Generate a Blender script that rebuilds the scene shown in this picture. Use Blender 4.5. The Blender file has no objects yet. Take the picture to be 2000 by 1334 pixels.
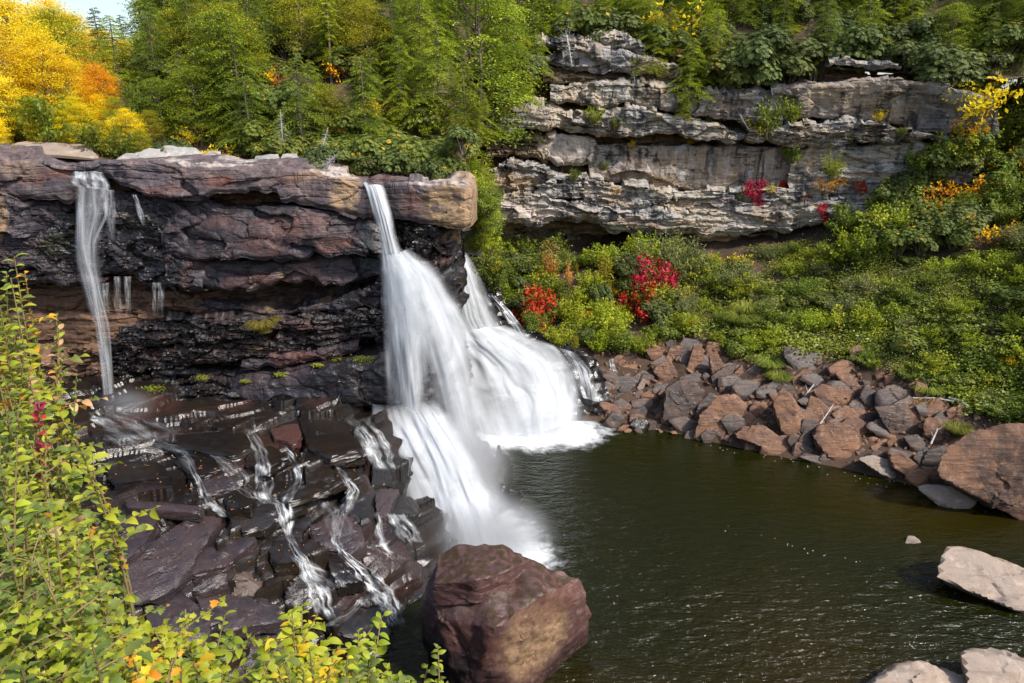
import bpy, bmesh, math, random
import numpy as np
from mathutils import Vector, Matrix
from mathutils.bvhtree import BVHTree

# ------------------------------------------------------------------ camera, sky, sun, exposure
SC = bpy.context.scene
COL = SC.collection
CAM_H, PITCH, FPX = 16.0, math.radians(17.8), 1333.0
cam_d = bpy.data.cameras.new('camera'); cam_d.lens = 24.0; cam_d.sensor_width = 36.0
cam_d.clip_start = 0.1; cam_d.clip_end = 3000
cam = bpy.data.objects.new('camera', cam_d); COL.objects.link(cam)
cam.location = (0, 0, CAM_H); cam.rotation_euler = (math.pi / 2 - PITCH, 0, 0)
SC.camera = cam
SUN_EL = math.radians(47); SUN_DIR = Vector((0.83, -0.56, 0)).normalized()
SUN_VEC = Vector((SUN_DIR.x * math.cos(SUN_EL), SUN_DIR.y * math.cos(SUN_EL), math.sin(SUN_EL)))
w = bpy.data.worlds.new('World'); SC.world = w; w.use_nodes = True
sky = w.node_tree.nodes.new('ShaderNodeTexSky'); sky.sky_type = 'NISHITA'; sky.sun_disc = False
sky.sun_elevation = SUN_EL; sky.sun_rotation = math.atan2(SUN_DIR.x, SUN_DIR.y)
sky.dust_density = 2.0; sky.air_density = 1.2; sky.ozone_density = 1.0
bg = w.node_tree.nodes['Background']; bg.inputs[1].default_value = 0.145
w.node_tree.links.new(sky.outputs[0], bg.inputs[0])
sd = bpy.data.lights.new('sun', 'SUN'); sd.energy = 3.6; sd.angle = math.radians(5.0); sd.color = (1, .95, .87)
sun = bpy.data.objects.new('sun', sd); COL.objects.link(sun)
sun.rotation_euler = (-SUN_VEC).to_track_quat('-Z', 'Y').to_euler(); sun.location = (40, -40, 80)
SC.view_settings.view_transform = 'Standard'; SC.view_settings.look = 'None'
SC.view_settings.exposure = 0.66; SC.view_settings.gamma = 1.0
SC.view_settings.use_curve_mapping = False
cy = SC.cycles
cy.max_bounces = 6; cy.diffuse_bounces = 3; cy.glossy_bounces = 2; cy.transmission_bounces = 4
cy.transparent_max_bounces = 20; cy.volume_bounces = 1; cy.use_denoising = True
cy.caustics_reflective = False; cy.caustics_refractive = False; cy.sample_clamp_indirect = 4

# ------------------------------------------------------------------ projection helpers (photo pixels 2000 x 1334 -> places)
CP, SP = math.cos(PITCH), math.sin(PITCH)
def ray(px, py):
    px = np.asarray(px, float); py = np.asarray(py, float)
    u = (px - 1000) / FPX; v = (667 - py) / FPX
    return np.stack([u + 0 * v, CP + v * SP + 0 * u, -SP + v * CP + 0 * u], -1)
def P(px, py, Y):
    d = ray(px, py); t = np.asarray(Y, float) / d[..., 1]
    return d * t[..., None] + np.array([0, 0, CAM_H])
def G(px, py, z):
    d = ray(px, py); t = (np.asarray(z, float) - CAM_H) / d[..., 2]
    return d * t[..., None] + np.array([0, 0, CAM_H])
def T(px, py, t):
    d = ray(px, py); d = d / np.linalg.norm(d)
    return d * t + np.array([0, 0, CAM_H])
def toX(px, Y, py=300):
    return float(P(px, py, Y)[0])
def interp(pts, x):
    a = np.array(pts, float); return np.interp(x, a[:, 0], a[:, 1])

# ------------------------------------------------------------------ noise
def _h(ix, iy, iz, s):
    with np.errstate(over='ignore'):
        h = (ix.astype(np.int64) * 374761393 + iy.astype(np.int64) * 668265263 + iz.astype(np.int64) * 2147483647 + s * 1274126177) & 0xffffffff
        h = ((h ^ (h >> 13)) * 1274126177) & 0xffffffff
        h = ((h ^ (h >> 16)) * 2246822519) & 0xffffffff
        h = h ^ (h >> 15)
    return (h & 0xffffff).astype(float) / 0xffffff
def vnoise(p, s=0):
    p = np.asarray(p, float); i = np.floor(p).astype(np.int64); f = p - i
    f = f * f * f * (f * (f * 6 - 15) + 10)
    r = 0
    for a in (0, 1):
        for b in (0, 1):
            for c in (0, 1):
                wgt = (f[:, 0] if a else 1 - f[:, 0]) * (f[:, 1] if b else 1 - f[:, 1]) * (f[:, 2] if c else 1 - f[:, 2])
                r = r + wgt * _h(i[:, 0] + a, i[:, 1] + b, i[:, 2] + c, s)
    return r * 2 - 1
def fbm(p, o=4, s=0, g=.5):
    r = 0; a = 1.0; p = np.asarray(p, float)
    for k in range(o):
        r = r + a * vnoise(p, s + k * 17); p = p * 2.03 + 11.7; a *= g
    return r
def vor(p, s=0):
    p = np.asarray(p, float); i = np.floor(p).astype(np.int64)
    n = len(p); f1 = np.full(n, 9.); f2 = np.full(n, 9.); cc = np.zeros((n, 3)); ci = np.zeros((n, 3), np.int64)
    for a in (-1, 0, 1):
        for b in (-1, 0, 1):
            for c in (-1, 0, 1):
                j = i + np.array([a, b, c])
                q = j + .5 + .9 * (np.stack([_h(j[:, 0], j[:, 1], j[:, 2], s + k) for k in (1, 2, 3)], -1) - .5)
                d = np.linalg.norm(p - q, axis=1); m = d < f1
                f2 = np.where(m, f1, np.minimum(f2, d)); f1 = np.where(m, d, f1)
                cc[m] = q[m]; ci[m] = j[m]
    return f1, f2, p - cc, ci
def facets(p, s=0, tilt=.5):
    """planar chips: every cell its own offset and tilt; second value: near a cell border"""
    p = p + .42 * np.stack([fbm(p * 1.1 + 7 * k, 2, s + 40 + k) for k in range(3)], 1)
    f1, f2, dv, ci = vor(p, s)
    r = [_h(ci[:, 0], ci[:, 1], ci[:, 2], s + 20 + k) * 2 - 1 for k in range(4)]
    return r[0] * .5 + tilt * (r[1] * dv[:, 0] + r[2] * dv[:, 1] + r[3] * dv[:, 2]), np.clip(1 - (f2 - f1) / .12, 0, 1), r[0]
def sstep(a, b, x):
    t = np.clip((x - a) / (b - a), 0, 1); return t * t * (3 - 2 * t)

# ------------------------------------------------------------------ mesh helpers
def tag(o, label=None, cat=None, group=None, kind=None):
    if label: o['label'] = label
    if cat: o['category'] = cat
    if group: o['group'] = group
    if kind: o['kind'] = kind
    return o
def mesh(name, V, F, mat, smooth=True, attrs=None, uv=None, sharp=0):
    V = np.asarray(V, np.float32); F = np.asarray(F, np.int32); k = F.shape[1]
    me = bpy.data.meshes.new(name)
    me.vertices.add(len(V)); me.vertices.foreach_set('co', V.ravel())
    me.loops.add(F.size); me.loops.foreach_set('vertex_index', F.ravel())
    me.polygons.add(len(F)); me.polygons.foreach_set('loop_start', np.arange(0, F.size, k, dtype=np.int32))
    me.update(calc_edges=True)
    if smooth: me.polygons.foreach_set('use_smooth', np.ones(len(F), bool))
    for n, a in (attrs or {}).items():
        at = me.attributes.new(n, 'FLOAT', 'POINT'); at.data.foreach_set('value', np.asarray(a, np.float32))
    if uv is not None:
        l = me.uv_layers.new(name='UVMap'); l.data.foreach_set('uv', np.asarray(uv, np.float32)[F.ravel()].ravel())
    me.materials.append(mat); me.validate(); me.update()
    if sharp: me.set_sharp_from_angle(angle=math.radians(sharp))
    return me
def link(name, me, parent=None, loc=(0, 0, 0)):
    o = bpy.data.objects.new(name, me); COL.objects.link(o); o.location = loc
    if parent is not None: o.parent = parent
    return o
def empty(name, loc=(0, 0, 0)):
    o = bpy.data.objects.new(name, None); COL.objects.link(o); o.location = loc; o.empty_display_size = .3
    return o
def gridF(r, c):
    i = np.arange(r * c).reshape(r, c)
    return np.stack([i[:-1, :-1], i[1:, :-1], i[1:, 1:], i[:-1, 1:]], -1).reshape(-1, 4)
SOLID = []      # rock surfaces that things are set down on
def solid(V, F): SOLID.append((np.asarray(V, float), np.asarray(F)))
_bvh = [None, 0]
def caster(force=False):
    if _bvh[0] is None or force:
        n = len(SOLID); vs, fs, o = [], [], 0
        for V, F in SOLID:
            vs.append(V); fs.extend((F + o).tolist()); o += len(V)
        _bvh[0] = BVHTree.FromPolygons(np.concatenate(vs).tolist(), fs); _bvh[1] = n
    return _bvh[0]
def hit(px, py):
    d = ray(px, py); h = caster().ray_cast(Vector((0, 0, CAM_H)), Vector(d).normalized())
    return np.array(h[0]) if h[0] is not None else None
def drop(x, y, z=60):
    h = caster().ray_cast(Vector((x, y, z)), Vector((0, 0, -1)))
    return h[0].z if h[0] is not None else None

# ------------------------------------------------------------------ materials
class NT:
    def __init__(s, name):
        s.m = bpy.data.materials.new(name); s.m.use_nodes = True; s.t = s.m.node_tree; s.t.nodes.clear()
        s.out = s.n('ShaderNodeOutputMaterial')
    def n(s, ty, **kw):
        x = s.t.nodes.new(ty)
        for k, v in kw.items():
            if k.startswith('i_'): x.inputs[k[2:].replace('_', ' ')].default_value = v
            else: setattr(x, k, v)
        return x
    def l(s, a, b): s.t.links.new(a, b)
    def val(s, x, sock):
        if isinstance(x, (int, float)): sock.default_value = x
        elif isinstance(x, tuple): sock.default_value = x if len(x) == 4 or sock.type == 'VECTOR' else x + (1,)
        else: s.l(x, sock)
    def math(s, op, a, b=0.0, c=None, clamp=False):
        x = s.n('ShaderNodeMath', operation=op, use_clamp=clamp); s.val(a, x.inputs[0]); s.val(b, x.inputs[1])
        if c is not None: s.val(c, x.inputs[2])
        return x.outputs[0]
    def mix(s, f, a, b, mode='MIX'):
        x = s.n('ShaderNodeMix', data_type='RGBA', blend_type=mode); x.clamp_factor = True
        s.val(f, x.inputs[0]); s.val(a, x.inputs[6]); s.val(b, x.inputs[7]); return x.outputs[2]
    def map(s, x, a, b, c=0.0, d=1.0):
        r = s.n('ShaderNodeMapRange'); r.interpolation_type = 'SMOOTHSTEP'
        s.val(x, r.inputs[0]); s.val(a, r.inputs[1]); s.val(b, r.inputs[2]); s.val(c, r.inputs[3]); s.val(d, r.inputs[4]); return r.outputs[0]
    def noise(s, vec, scale, detail=5, rough=.6, dist=0.0):
        x = s.n('ShaderNodeTexNoise'); x.inputs['Scale'].default_value = scale; x.inputs['Detail'].default_value = detail
        x.inputs['Roughness'].default_value = rough; x.inputs['Distortion'].default_value = dist
        if vec is not None: s.l(vec, x.inputs['Vector'])
        return x.outputs[0]
    def scaled(s, vec, sc, rot=(0, 0, 0)):
        x = s.n('ShaderNodeMapping'); s.l(vec, x.inputs[0]); x.inputs['Scale'].default_value = sc; x.inputs['Rotation'].default_value = rot; return x.outputs[0]
    def attr(s, n): return s.n('ShaderNodeAttribute', attribute_name=n).outputs['Fac']
    def pos(s): return s.n('ShaderNodeNewGeometry').outputs['Position']

def rock_mat(name, base, alt, dark, light, f=1.0, streak=0.0, strata=.5, rough=.8, wet0=0.0, bump=.5, lichen=None, cover=None, cracks=False):
    k = NT(name); p = k.pos()
    n1 = k.noise(p, .55 * f, 4); n2 = k.noise(p, 2.3 * f, 8, .65); n3 = k.noise(p, 9 * f, 6, .7)
    st = k.noise(k.scaled(p, (.5 * f, .5 * f, 5 * f), (.05, .06, 0)), 1.0, 6, .6, .4)
    c = k.mix(k.map(n1, .38, .62), base, alt)
    c = k.mix(k.math('MULTIPLY', k.map(n2, .52, .68), .8), c, light)
    c = k.mix(k.math('MULTIPLY', k.map(st, .5, .66), strata), c, dark)
    if streak:
        sv = k.noise(k.scaled(p, (2.2 * f, 2.2 * f, .14 * f)), 1.0, 6, .65, .3)
        sm = k.noise(p, .4 * f, 3)
        c = k.mix(k.math('MULTIPLY', k.math('MULTIPLY', k.map(sv, .50, .60), k.map(sm, .38, .52)), streak * .9), c, dark)
        c = k.mix(k.math('MULTIPLY', k.map(sv, .45, .33), streak * .6), c, light)
    c = k.mix(k.math('MULTIPLY', k.map(n3, .54, .72), .7), c, dark)
    for an, ac in (('tan', (.40, .265, .155)), ('red', (.165, .075, .058)), ('pale', (.55, .47, .42)), ('black', (.018, .018, .021)), ('moss', (.055, .062, .008))):
        a = k.attr(an); m = k.math('MULTIPLY', a, k.map(n2, .3, .55), clamp=True)
        c = k.mix(m, c, k.mix(k.map(n3, .35, .7), ac, tuple(x * .62 for x in ac)))
    if cracks:
        r1 = k.noise(k.scaled(p, (.22, .22, 2.4), (.04, .05, 0)), 1.0, 4, .55, .5); r2 = k.noise(k.scaled(p, (.9, .9, .10)), 1.0, 3, .5, .4)
        m1 = k.map(k.math('ABSOLUTE', k.math('SUBTRACT', r1, .5)), .018, .004); m2 = k.map(k.math('ABSOLUTE', k.math('SUBTRACT', r2, .47)), .010, .002)
        crk = k.math('MULTIPLY', k.math('MAXIMUM', m1, k.math('MULTIPLY', m2, .6)), k.map(k.noise(p, .9, 4), .46, .60)); c = k.mix(k.math('MULTIPLY', crk, .75), c, (.03, .027, .027))
    if lichen: c = k.mix(k.math('MULTIPLY', k.map(k.noise(p, 3.5 * f, 7, .75), .56, .66), .7), c, lichen)
    if cover:
        nz = k.n('ShaderNodeSeparateXYZ'); k.l(k.n('ShaderNodeNewGeometry').outputs['Normal'], nz.inputs[0])
        c = k.mix(k.math('MULTIPLY', k.map(nz.outputs[2], .5, .85), k.map(n2, .42, .56)), c, cover)
    wet = k.math('ADD', k.attr('wet'), wet0, clamp=True)
    wet = k.math('MULTIPLY', wet, k.map(n2, .25, .5, .45, 1.0))
    c = k.mix(k.math('MULTIPLY', wet, .62), c, k.mix(1.0, c, c, 'MULTIPLY'))
    c = k.mix(k.math('MULTIPLY', wet, .35), c, (.012, .010, .009))
    bs = k.n('ShaderNodeBsdfPrincipled'); k.l(c, bs.inputs['Base Color'])
    k.val(k.mix(wet, (rough,) * 3, (.19,) * 3), bs.inputs['Roughness'])
    k.val(k.math('ADD', .25, k.math('MULTIPLY', wet, .3)), bs.inputs['Specular IOR Level'])
    hgt = k.math('ADD', k.math('MULTIPLY', n2, .5), k.math('ADD', k.math('MULTIPLY', k.noise(p, 14 * f, 8, .7), .35), k.math('MULTIPLY', st, .6)))
    if cracks: hgt = k.math('SUBTRACT', hgt, k.math('MULTIPLY', crk, .8))
    b = k.n('ShaderNodeBump'); b.inputs['Strength'].default_value = bump; b.inputs['Distance'].default_value = .12 / f
    k.l(hgt, b.inputs['Height']); k.l(b.outputs[0], bs.inputs['Normal']); k.l(bs.outputs[0], k.out.inputs[0])
    return k.m

def leaf_mat(name, a, b, c=None, tr=.35, rough=.5, spec=.3):
    k = NT(name); r = k.attr('rnd'); oi = k.n('ShaderNodeObjectInfo').outputs['Random']
    col = k.mix(r, a, b)
    if c is not None: col = k.mix(k.map(r, .86, .93), col, c)
    hs = k.n('ShaderNodeHueSaturation'); k.l(col, hs.inputs['Color'])
    k.l(k.math('ADD', .485, k.math('MULTIPLY', oi, .03)), hs.inputs['Hue'])
    k.l(k.math('ADD', .75, k.math('MULTIPLY', k.math('FRACT', k.math('MULTIPLY', oi, 7.3)), .5)), hs.inputs['Value'])
    bs = k.n('ShaderNodeBsdfPrincipled'); k.l(hs.outputs[0], bs.inputs['Base Color']); bs.inputs['Roughness'].default_value = rough
    bs.inputs['Specular IOR Level'].default_value = spec
    t = k.n('ShaderNodeBsdfTranslucent'); k.l(k.mix(.35, hs.outputs[0], (.40, .52, .03), 'MIX') if c is None and tr > .3 else hs.outputs[0], t.inputs[0])
    m = k.n('ShaderNodeMixShader'); m.inputs[0].default_value = tr; k.l(bs.outputs[0], m.inputs[1]); k.l(t.outputs[0], m.inputs[2]); k.l(m.outputs[0], k.out.inputs[0])
    return k.m

def plain(name, a, b, scale=6, rough=.85, stretch=(1, 1, .2), bump=.4):
    k = NT(name); p = k.n('ShaderNodeTexCoord').outputs['Object']; n = k.noise(k.scaled(p, stretch), scale, 6)
    bs = k.n('ShaderNodeBsdfPrincipled'); k.l(k.mix(k.map(n, .35, .65), a, b), bs.inputs['Base Color']); bs.inputs['Roughness'].default_value = rough
    bp = k.n('ShaderNodeBump'); bp.inputs['Strength'].default_value = bump; bp.inputs['Distance'].default_value = .03; k.l(n, bp.inputs['Height']); k.l(bp.outputs[0], bs.inputs['Normal'])
    k.l(bs.outputs[0], k.out.inputs[0]); return k.m

M = {}
M['ledge'] = rock_mat('ledge_sandstone', (.050, .044, .055), (.084, .058, .061), (.014, .013, .016), (.112, .090, .098), 1.0, .35, .45, .42, .28, .7, cracks=True)
M['cap'] = rock_mat('cap_sandstone', (.098, .080, .090), (.135, .094, .092), (.032, .029, .035), (.24, .185, .165), 1.0, .6, .4, .65, 0, .6, cracks=True)
M['strata'] = rock_mat('wet_strata', (.045, .038, .042), (.085, .058, .052), (.016, .015, .017), (.12, .09, .085), 1.2, .2, .7, .45, .6, .9)
M['recess'] = rock_mat('recess_sandstone', (.115, .062, .038), (.16, .090, .055), (.035, .024, .020), (.20, .125, .085), 1.0, .3, .5, .8, 0, .5)
M['shelf'] = rock_mat('shelf_rock', (.023, .018, .017), (.044, .028, .017), (.008, .007, .008), (.050, .038, .036), 1.0, 0, .35, .35, .95, .35)
M['slab'] = rock_mat('slab_rock', (.058, .044, .049), (.084, .054, .054), (.020, .017, .020), (.110, .084, .087), 1.5, 0, .4, .36, .65, .6, cracks=True)
M['cliff'] = rock_mat('cliff_sandstone', (.33, .31, .295), (.38, .305, .22), (.052, .050, .055), (.44, .41, .375), .6, 1.0, .45, .85, 0, .8, lichen=(.30, .31, .30), cracks=True)
M['cliff2'] = rock_mat('cliff_stained', (.265, .25, .25), (.325, .245, .175), (.036, .034, .04), (.43, .405, .395), .6, 1.0, .35, .85, 0, .9, cracks=True)
M['cliff3'] = rock_mat('cliff_recess', (.24, .18, .12), (.32, .22, .12), (.07, .055, .045), (.36, .30, .24), .6, .4, .5, .9, 0, .7)
M['boulder'] = rock_mat('boulder_rock', (.092, .050, .052), (.135, .070, .062), (.028, .017, .019), (.25, .165, .14), 1.9, .15, .45, .36, .22, .7, cover=(.060, .037, .018))
M['talus'] = rock_mat('talus_rock', (.155, .088, .062), (.23, .12, .07), (.05, .034, .03), (.31, .20, .14), 1.6, 0, .55, .75, 0, 1.3)
M['talusd'] = rock_mat('talus_dark', (.085, .066, .06), (.13, .085, .065), (.028, .026, .028), (.17, .125, .10), 1.6, 0, .5, .55, .25, .7)
M['pale'] = rock_mat('river_boulder', (.26, .205, .168), (.31, .23, .175), (.10, .078, .07), (.39, .32, .27), 1.3, 0, .4, .65, 0, .6)
M['grey'] = rock_mat('grey_boulder', (.30, .285, .27), (.36, .32, .28), (.10, .095, .09), (.45, .43, .41), 1.5, .1, .3, .85, 0, .5, lichen=(.40, .41, .38))
M['soil'] = plain('forest_soil', (.045, .030, .018), (.095, .060, .030), 3, .95, (1, 1, 1))
M['scree'] = rock_mat('scree_soil', (.055, .036, .024), (.075, .045, .028), (.02, .016, .013), (.10, .065, .045), 2.5, 0, .2, .9, 0, 1.0)
M['bark'] = plain('bark', (.10, .075, .06), (.20, .155, .125), 14)
M['barkr'] = plain('reddish_bark', (.13, .085, .065), (.21, .15, .12), 14)
M['dead'] = plain('dead_wood', (.36, .34, .32), (.52, .50, .47), 20)
M['stem'] = plain('green_stem', (.16, .10, .045), (.22, .17, .06), 20)
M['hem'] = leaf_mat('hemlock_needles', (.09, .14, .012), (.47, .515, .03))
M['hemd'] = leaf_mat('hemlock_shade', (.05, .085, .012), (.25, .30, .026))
M['spr'] = leaf_mat('spruce_needles', (.065, .10, .035), (.15, .19, .055))
M['rho'] = leaf_mat('rhododendron_leaf', (.07, .10, .018), (.22, .25, .04), (.50, .34, .03), .25, .6, .25)
M['rhod'] = leaf_mat('laurel_leaf', (.05, .075, .020), (.16, .19, .045), None, .22, .6, .25)
M['yel'] = leaf_mat('yellow_leaf', (.80, .56, .01), (.95, .76, .03), (.38, .42, .02), .45)
M['org'] = leaf_mat('orange_leaf', (.82, .34, .01), (.90, .52, .012), (.38, .40, .03), .45)
M['ylg'] = leaf_mat('yellowgreen_leaf', (.26, .30, .02), (.52, .44, .02), (.66, .34, .01), .42)
M['lime'] = leaf_mat('lime_leaf', (.20, .26, .02), (.44, .47, .03), None, .4)
M['grn'] = leaf_mat('shrub_leaf', (.085, .125, .02), (.22, .265, .035), None, .35)
M['red'] = leaf_mat('red_leaf', (.26, .006, .010), (.52, .020, .014), None, .25)
M['sal'] = leaf_mat('salmon_leaf', (.58, .19, .06), (.68, .34, .07), None, .35)
M['grs'] = leaf_mat('grass_blade', (.30, .28, .04), (.50, .40, .11), None, .35)
M['grsg'] = leaf_mat('green_grass_blade', (.14, .19, .03), (.33, .34, .06), None, .35)
M['moss'] = leaf_mat('moss_tuft', (.10, .125, .008), (.24, .24, .012), None, .2)
M['wisp'] = leaf_mat('wispy_leaf', (.15, .17, .06), (.29, .30, .11), None, .3)
M['ast'] = leaf_mat('aster_flower', (.50, .48, .58), (.66, .64, .72), None, .2)
M['f_lime'] = leaf_mat('near_lime_leaf', (.25, .30, .02), (.43, .45, .04), None, .4, .5)
M['f_green'] = leaf_mat('near_green_leaf', (.11, .155, .03), (.19, .235, .05), None, .35, .5)
M['f_yellow'] = leaf_mat('near_yellow_leaf', (.66, .46, .02), (.74, .56, .03), None, .4, .5)
M['f_orange'] = leaf_mat('near_orange_leaf', (.66, .24, .02), (.72, .36, .03), None, .35, .5)
M['f_red'] = leaf_mat('near_red_leaf', (.30, .012, .04), (.42, .05, .06), None, .3, .5)
M['f_pink'] = leaf_mat('near_pink_leaf', (.44, .22, .13), (.50, .32, .15), None, .3, .5)

def water_fall_mat(name, gain=1.0, sx=26.0, sy=1.6, sharp=.5, tint=(.80, .83, .87), body=.5):
    k = NT(name); uv = k.n('ShaderNodeUVMap').outputs[0]
    a = k.noise(k.scaled(uv, (sx, sy, 1)), 1.0, 6, .62, .25)
    b = k.noise(k.scaled(uv, (sx * .28, sy * .8, 1)), 1.0, 4, .5, .2)
    d = k.attr('dens')
    st = k.math('ADD', k.math('MULTIPLY', k.map(a, .5 - sharp * .34, .5 + sharp * .34), .55), k.math('MULTIPLY', k.map(b, .30, .68), .45))
    al = k.math('MULTIPLY', k.math('POWER', d, .8), k.math('ADD', body, k.math('MULTIPLY', st, 1.0 - body)))
    cl = k.noise(k.scaled(uv, (3.2, 4.5, 1)), 1.0, 5, .6, .8)
    al = k.math('MULTIPLY', al, k.math('MULTIPLY', k.math('ADD', gain, k.math('MULTIPLY', st, .25)), k.map(cl, .25, .6, .68, 1.12)), clamp=True)
    di = k.n('ShaderNodeBsdfDiffuse'); di.inputs[0].default_value = tint + (1,)
    tl = k.n('ShaderNodeBsdfTranslucent'); tl.inputs[0].default_value = tint + (1,)
    m0 = k.n('ShaderNodeMixShader'); m0.inputs[0].default_value = .4; k.l(di.outputs[0], m0.inputs[1]); k.l(tl.outputs[0], m0.inputs[2])
    tp = k.n('ShaderNodeBsdfTransparent'); m = k.n('ShaderNodeMixShader'); k.l(al, m.inputs[0]); k.l(tp.outputs[0], m.inputs[1]); k.l(m0.outputs[0], m.inputs[2])
    k.l(m.outputs[0], k.out.inputs[0]); return k.m
M['wf'] = water_fall_mat('falling_water', .88, 11, .6, 1.0, body=.40)
M['wfs'] = water_fall_mat('falling_water_fine', .85, 9, .8, .9, body=.2)
M['wfc'] = water_fall_mat('cascading_water', .95, 13, 1.3, 1.0, body=.46)
def rivulet_mat():
    k = NT('rivulet_water'); uv = k.n('ShaderNodeUVMap').outputs[0]
    a = k.noise(k.scaled(uv, (7, 1.6, 1)), 1.0, 5, .55, .5); b = k.noise(k.scaled(uv, (1.6, 3, 1)), 1.0, 4, .5, .4); d = k.attr('dens')
    al = k.math('MULTIPLY', k.math('MULTIPLY', d, .95), k.math('MULTIPLY', k.math('ADD', .12, k.map(a, .30, .70)), k.math('ADD', .35, k.math('MULTIPLY', k.map(b, .32, .66), .6))), clamp=True)
    di = k.n('ShaderNodeBsdfDiffuse'); di.inputs[0].default_value = (.80, .83, .87, 1); tp = k.n('ShaderNodeBsdfTransparent'); m = k.n('ShaderNodeMixShader')
    k.l(al, m.inputs[0]); k.l(tp.outputs[0], m.inputs[1]); k.l(di.outputs[0], m.inputs[2]); k.l(m.outputs[0], k.out.inputs[0]); return k.m
M['riv'] = rivulet_mat()

# ------------------------------------------------------------------ rock builders
_ico = {}
def ico(n):
    if n not in _ico:
        bm = bmesh.new(); bmesh.ops.create_icosphere(bm, subdivisions=n, radius=1)
        _ico[n] = (np.array([v.co[:] for v in bm.verts]), np.array([[v.index for v in f.verts] for f in bm.faces])); bm.free()
    return _ico[n]
def hull_planes(q):
    bm = bmesh.new()
    for p in q: bm.verts.new(p)
    r = bmesh.ops.convex_hull(bm, input=bm.verts); bm.normal_update()
    N, Hh = [], []
    for f in bm.faces:
        n = np.array(f.normal[:]); h = float(n @ np.array(f.verts[0].co[:]))
        if np.linalg.norm(n) < .5: continue
        if h < 0: n, h = -n, -h
        if h > 1e-3: N.append(n); Hh.append(h)
    bm.free(); return np.array(N), np.array(Hh)
def rock_shape(pts, sub=4, amp=.06, seed=0, k=22, cell=.55, strata=0.0, sdir=(.1, .1, 1), fine=.02, cuts=0):
    pts = np.asarray(pts, float); c = (pts.max(0) + pts.min(0)) / 2; s = np.maximum(np.ptp(pts, axis=0) / 2, 1e-3)
    N, Hh = hull_planes((pts - c) / s)
    g = np.random.default_rng(seed + 99); Q = (pts - c) / s
    if cuts:
        dn = g.normal(0, 1, (cuts, 3)); dn /= np.linalg.norm(dn, axis=1)[:, None]; hs = (Q @ dn.T).max(0) * g.uniform(.70, .92, cuts)
        N = np.r_[N, dn]; Hh = np.r_[Hh, hs]
    D, F = ico(sub); den = D @ N.T
    inv = np.where(den > 1e-4, den / Hh, 0); mx = inv.max(1)
    r = 1 / (mx * np.power(np.power(inv / mx[:, None], k).sum(1), 1 / k))
    V = c + D * r[:, None] * s; L = float(np.sort(s)[1])
    dirn = (V - c); dirn /= np.linalg.norm(dirn, axis=1)[:, None] + 1e-9
    fo, bd, _ = facets(V / (cell * L), seed + 5)
    fo2, bd2, _ = facets(V / (cell * L * .38), seed + 9)
    disp = amp * L * (fo + .38 * fo2 - .16 * bd ** 2 - .06 * bd2) + fine * L * fbm(V / (.22 * L), 5, seed)
    if strata:
        m = np.array(sdir) / np.linalg.norm(sdir); h = V @ m / (.3 * L) + .35 * fbm(V / (.8 * L), 3, seed + 3)
        disp = disp + strata * L * (_h(np.floor(h).astype(np.int64), np.zeros(len(h), np.int64), np.zeros(len(h), np.int64), seed) - .5 + .5 * sstep(.8, 1, h - np.floor(h)))
    return V + dirn * disp[:, None], F
def rock(name, pts, mat, sub=4, label=None, cat=None, group=None, parent=None, attrs=None, hitable=True, **kw):
    V, F = rock_shape(pts, sub, **kw)
    if hitable: solid(V, F)
    if parent is None: org = np.array([(V[:, 0].max() + V[:, 0].min()) / 2, (V[:, 1].max() + V[:, 1].min()) / 2, V[:, 2].min()])
    else: org = np.array(parent.location)
    at = {n: f(V) for n, f in (attrs or {}).items()}
    o = link(name, mesh(name, V - org, F, mat, attrs=at, sharp=28), parent, org if parent is None else (0, 0, 0))
    return tag(o, label, cat, group)

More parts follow.
